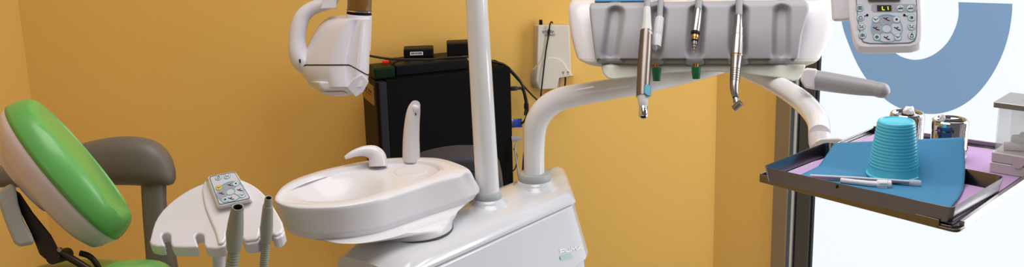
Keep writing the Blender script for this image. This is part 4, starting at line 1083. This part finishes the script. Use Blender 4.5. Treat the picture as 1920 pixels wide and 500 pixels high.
for i, (nm, m, h) in enumerate(zip(lab, (TRAYM, BRIGHT, TRAYM, TRAYM), (.997, .996, 1.001, .998))):
    a, b = LQ[i], LQ[(i+1) % 4]; d = (b-a).normalized(); n = V((-d.y, d.x, 0)); c = (LQ[0]+LQ[2])/2
    if n.dot(c-a) < 0: n = -n
    g0, g1 = (.0, .028) if i == 0 else ((.022, .0) if i == 1 else (.0, .0))
    a, b = a+d*g0, b-d*g1
    mb = MB(); zl, w = .984, .0022
    if i == 1: w = .007
    mb.prism([V((a.x, a.y, zl)), V((b.x, b.y, zl)), V((b.x, b.y, zl))+n*w, V((a.x, a.y, zl))+n*w], (0, 0, h-zl)); mb.build(nm, m, lt, bevel=.0008)
# turned-out corner
mb = MB(); cq = rpoly([LQ[1]+(LQ[0]-LQ[1]).normalized()*.034, LQ[1], LQ[1]+(LQ[2]-LQ[1]).normalized()*.028, LQ[1]+(LQ[2]-LQ[1]).normalized()*.028+(LQ[0]-LQ[1]).normalized()*.034], [.004, .016, .004, .004])
mb.prism([V((p.x, p.y, .984)) for p in cq], (0, 0, .0045)); mb.build('front_corner', STEELD, lt, bevel=.001)
mb = MB(); mb.prism(zset(shrink(LQ, .012), .9912), (0, 0, .0008)); tag(mb.build('tray_liner', LILAC), 'lilac paper liner covering the large steel table behind the small tray', 'tray paper')
tr = thing('instrument_tray', tuple(V(((iFL.x+iBR.x)/2, (iFL.y+iBR.y)/2, .993))), 'smaller steel tray with upright rim lying on the large table', 'tray')
trayloft(IQ, ZI, ZF-.004, .0014).build('tray_pan', TRAYM, tr, ang=35)
mb = MB(); dm = onp(1569, 350, iFL, V((-(iFR-iFL).y, (iFR-iFL).x, 0)).normalized()); fnrm = V(((iFR-iFL).y, -(iFR-iFL).x, 0)).normalized()
mb.disc(dm-fnrm*.004, (iFR-iFL).normalized(), V((0, 0, 1)), fnrm, .0016, .0028, 0, .0045, 12); mb.build('rim_rivet', DKMET, tr)
lp = [(1452, 320), (1470, 311), (1495, 304), (1520, 296), (1535, 284), (1545, 275), (1560, 274), (1800, 322), (1868, 336), (1840, 356), (1785, 390), (1600, 358)]
LI = zset(shrink(IQ, .010), ZF-.0036)
mb = MB(); mb.prism([V((p.x, p.y, ZF-.0036)) for p in [LI[0]+(LI[3]-LI[0])*.03, LI[1], LI[2], LI[3]]], (0, 0, .0008)); tag(mb.build('tray_liner.001', LILAC), 'lilac paper liner inside the small tray under the blue napkin', 'tray paper')
# napkin
ZN = ZF-.0016
nBL, nFL, nFR, nBR = onz(1565, 268.5, ZN+.027), onz(1500, 329, ZN), onz(1779, 396, ZN), onz(1807, 258, ZN+.052)
nBL.z = nBR.z = ZN
rows = []
NG = 40
for j in range(NG+1):
    v = j/NG; row = []
    for i in range(NG+1):
        u = i/NG
        p = nFL.lerp(nFR, u).lerp(nBL.lerp(nBR, u), v)
        lift = lerp(.027, .052, u)*max(0, (v-.52)/.48)**1.1
        lift += .003*sstep(.90, 1, u)*(1-v)
        p = p+V((.012*math.sin(v*PI)*sstep(.8, 1, u), 0, lift)); row.append(p)
    rows.append(row)
mb = MB(); mb.grid(rows); tag(mb.build('paper_napkin', NAPK, solid=.0012, ang=80), 'blue embossed paper napkin spread in the small steel tray', 'napkin')
# cup
cb = onz(1674.5, 327.5, ZN+.0025)
dcup = (cb-CAM).dot(FW); kc = dcup/FPX
prof = [(46.5, 0), (49, .2), (49.5, 2), (49, 4), (46.5, 5), (45.6, 10), (44.2, 19)]
h = 19
rad = lambda y: lerp(44.2, 33.2, (y-19)/84)
y = 19.5
while y < 100:
    prof += [(rad(y), y), (rad(y)+1.0, y+1.4), (rad(y)+1.0, y+3.0), (rad(y+4.4), y+4.6)]; y += 6.0
prof += [(33.4, 101), (33.8, 103), (33, 106), (31.5, 107.2), (29.5, 107.4), (28.5, 105.6), (27.5, 105.2), (.1, 105.2)]
cu_ = thing('plastic_cup', tuple(cb), 'upturned cyan ribbed plastic cup standing on the blue napkin', 'cup')
mb = MB(); mb.lathe([(r*kc, y_*kc*.985) for r, y_ in prof], cb, n=64); mb.build('cup_wall', CUPM, cu_, ang=50)
# tubes on the napkin
dt = lambda x, y, z: (onz(x, y, z)-CAM).dot(FW)
def ztube(mb, px, z, n=16):
    mb.tube([(*onz(x, y, z), r*dt(x, y, z)/FPX) for x, y, r in px], n=n); return mb
zt_ = ZN+.005
t1 = thing('needle_tube', tuple(onz(1600, 336, zt_)), 'long thin pinkish clear tube lying across the napkin before the cup', 'tube')
ztube(MB(), [(1520, 331, 3.2), (1600, 335, 3.2), (1712, 342.5, 2.8)], zt_).build('shaft', PINKT, t1)
ztube(MB(), [(1519, 328.5, 2), (1600, 332.5, 2), (1705, 339.5, 2)], zt_+.003).build('clear_sleeve', NOZZ, t1)
ztube(MB(), [(1705, 342, 5.5), (1708, 342.3, 6.6), (1723, 343.4, 6.4), (1727, 343.7, 5)], zt_).build('clear_cap', FROSTC, t1, ang=40)
t2 = thing('syringe_tip', tuple(onz(1620, 344, zt_)), 'short white nozzle with hexagonal fitting lying in front of the cup', 'nozzle')
ztube(MB(), [(1576, 337.5, 4), (1577, 337.6, 4.8), (1600, 340.5, 5), (1630, 343.8, 5.4), (1644, 344.8, 5.8), (1648, 345, 7)], zt_).build('nozzle_tube', NOZZ, t2, ang=40)
m = MB(); a, b = onz(1644, 345, zt_), onz(1671, 345.5, zt_)
m.tube([a, a.lerp(b, .1), a.lerp(b, .7), a.lerp(b, .75), a.lerp(b, .95), b], [x*kc for x in (7.5, 9.2, 9.0, 7.6, 8.2, 7)], n=20)
for k in range(6):
    an = 2*PI*k/6; ax_ = (b-a).normalized(); u_ = V((0, 0, 1)); w_ = ax_.cross(u_)
    o_ = (u_*math.cos(an)+w_*math.sin(an))*(8.8*kc); m.tube([a.lerp(b, .12)+o_, a.lerp(b, .66)+o_], 1.5*kc, n=8)
m.build('ribbed_fitting', NOZZ, t2, ang=35)
m = MB(); m.tube([b.lerp(a, .02), b.lerp(a, -.02)], 4.6*kc, n=18); m.build('fitting_bore', FROSTC, t2)
# chrome dispensers
def dispenser(xc, ytop, rpx, ybase, label, slot):
    zb_ = .9920
    c = onz(xc, ybase, zb_); d = (c-CAM).dot(FW); k = d/FPX; R_ = rpx*k
    hgt = (ybase-ytop)*k/math.cos(math.radians(17.5))
    r = thing('cotton_dispenser', tuple(c), label, 'dispenser')
    mb = MB(); mb.lathe([(R_*1.02, 0), (R_*1.04, .002), (R_*1.04, .008), (R_*.93, .010), (R_*.93, .014), (R_*1.05, .016), (R_*1.05, .022), (R_*1.0, .025), (R_, hgt-.006)], c, n=48); mb.build('canister', CHROME, r, ang=35)
    mb = MB(); mb.lathe([(R_*1.02, hgt-.016), (R_*1.025, hgt-.007), (R_*1.0, hgt-.002), (R_*.93, hgt), (R_*.86, hgt), (R_*.80, hgt-.003), (.0001, hgt-.003)], c, n=48); mb.build('lid', CHROME, r, ang=35)
    mb = MB(); tp = c+V((0, 0, hgt-.0028)); ux = V((1, 0, 0)); vy = V((0, 1, 0))
    if slot: mb.prism([tp+ux*(R_*a)+vy*(R_*b) for a, b in ((-.30, -.42), (.0, -.2), (.72, -.36), (.62, 0), (.74, .34), (0, .22), (-.62, .42), (-.5, 0))], V((0, 0, .0006)))
    else: mb.disc(tp, ux, vy, V((0, 0, 1)), R_*.36, R_*.36, 0, .0006)
    mb.build('lid_opening', DARKIN, r)  # flat dark plate, the opening's shade painted onto a closed lid
    return c, hgt, R_
cA, hA_, RA_ = dispenser(1697, 212, 31, 282, 'rear chrome cotton dispenser standing just behind the cyan cup', False)
cB, hB_, RB_ = dispenser(1776.5, 224, 32.5, 299, 'chrome cotton dispenser with dark slotted lid right of the cup', True)
def tuft(c, r, nm, label, tall=1.0):
    bm = bmesh.new(); bmesh.ops.create_icosphere(bm, subdivisions=3, radius=1)
    mb = MB(); vs = []
    for v in bm.verts:
        q = v.co.copy(); s = 1+.28*math.sin(q.x*5+1)*math.sin(q.y*6)*math.cos(q.z*4+.5)+.12*math.sin(q.x*13)*math.sin(q.z*11)
        vs.append(c+V((q.x*r*s, q.y*r*s, q.z*r*s*tall)))
    mb.add(vs, [[v.index for v in f.verts] for f in bm.faces]); bm.free()
    return tag(mb.build(nm, COTTON, ang=80), label, 'cotton', )
tuft(cA+V((0.001, -.002, hA_+.003)), .0085, 'cotton_tuft', 'white cotton tuft poking out of the rear chrome dispenser lid', .9)
tuft(cB+V((-RB_*.52, -.003, hB_+.003)), .0046, 'cotton_tuft.001', 'small white cotton tip beside the dark slot of dispenser lid', 1.5)
# cotton roll box
bC = onz(1854, 322, .9922)
e1 = (iBR-iBL); e1.z = 0; e1.normalize(); e1 = (LQ[1]-LQ[0]); e1.z = 0; e1.normalize()
q1 = onz(1920, 333, .9922)-bC; q1.z = 0; e1 = q1.normalized(); e2 = V((-e1.y, e1.x, 0))
if e2.y < 0: e2 = -e2
kb2 = (bC-CAM).dot(FW)/FPX
BW, BD = .10, .075
HB_, HG, HL = 38*kb2*1.03, 118*kb2*1.06, 128*kb2*1.06
cx_ = thing('cotton_roll_box', tuple(bC+e1*BW/2+e2*BD/2), 'clear box of cotton rolls with grey lid at the right edge', 'box')
BX = lambda a, b, z: bC+e1*a+e2*b+V((0, 0, z))
mb = MB(); mb.prism(rpoly([BX(0, 0, 0), BX(BW, 0, 0), BX(BW, BD, 0), BX(0, BD, 0)], .003), (0, 0, HB_*.5)); mb.build('drawer_base', BOXW, cx_, bevel=.0012)
mb = MB(); mb.prism(rpoly([BX(.001, .001, HB_*.52), BX(BW-.001, .001, HB_*.52), BX(BW-.001, BD-.001, HB_*.52), BX(.001, BD-.001, HB_*.52)], .003), (0, 0, HB_*.48)); mb.build('drawer', BOXW, cx_, bevel=.0015)
mb = MB(); pc_ = [BX(.042+.012*math.cos(a), -.0002, HB_*.97+.018*min(0, math.sin(a))) for a in [PI+PI*k/10 for k in range(11)]]; mb.prism(pc_, -e2*.0012); mb.build('finger_tab', SHELL, cx_)
g = .005
mb = MB()
w = .0016
oo_ = [[BX(g, g*.6, z), BX(BW-g, g*.6, z), BX(BW-g, BD-g, z), BX(g, BD-g, z)] for z in (HB_, HG)]
ii_ = [[BX(g+w, g*.6+w, z), BX(BW-g-w, g*.6+w, z), BX(BW-g-w, BD-g-w, z), BX(g+w, BD-g-w, z)] for z in (HG, HB_)]
mb.loft([oo_[0], oo_[1], ii_[0], ii_[1]], loop=True); mb.build('clear_walls', CLEAR, cx_, ang=30)
mb = MB(); mb.prism(rpoly([BX(-.001, -.003, HG), BX(BW+.001, -.003, HG), BX(BW+.001, BD, HG), BX(-.001, BD, HG)], .002), (0, 0, HL-HG)); ld = mb.build('lid', LIDM, cx_, bevel=.001)
mb = MB(); 
for a0_, a1_ in ((.030, .048), (.054, .060), (.064, .082)): mb.prism([BX(a0_, .030, HL), BX(a1_, .030, HL), BX(a1_, .036, HL), BX(a0_, .036, HL)], (0, 0, .0002))
mb.build('lid_mark', mat('faded_green_print', (120, 170, 150), .5), ld)
rolls = [((.012, .022), (.040, .030), .0065, .007), ((.016, .045), (.048, .040), .0065, .007), ((.045, .020), (.070, .035), .0065, .007), ((.060, .050), (.088, .044), .0065, .007), ((.022, .030), (.052, .024), .006, .0185), ((.030, .048), (.058, .030), .006, .020), ((.056, .036), (.084, .028), .006, .020), ((.050, .022), (.072, .046), .006, .031), ((.060, .030), (.090, .046), .006, .034)]
for i, (a, b, r, z) in enumerate(rolls):
    p, q = BX(*a, HB_+z), BX(*b, HB_+z+(.006 if i > 3 else 0)); mb = MB()
    mb.tube([p, p.lerp(q, .03), p.lerp(q, .97), q], [r*.8, r, r, r*.8], n=16)
    tag(mb.build('cotton_roll', COTTON, ang=50), 'white cotton roll lying in the heap inside the clear box', 'cotton roll', 'cotton rolls in the clear box')
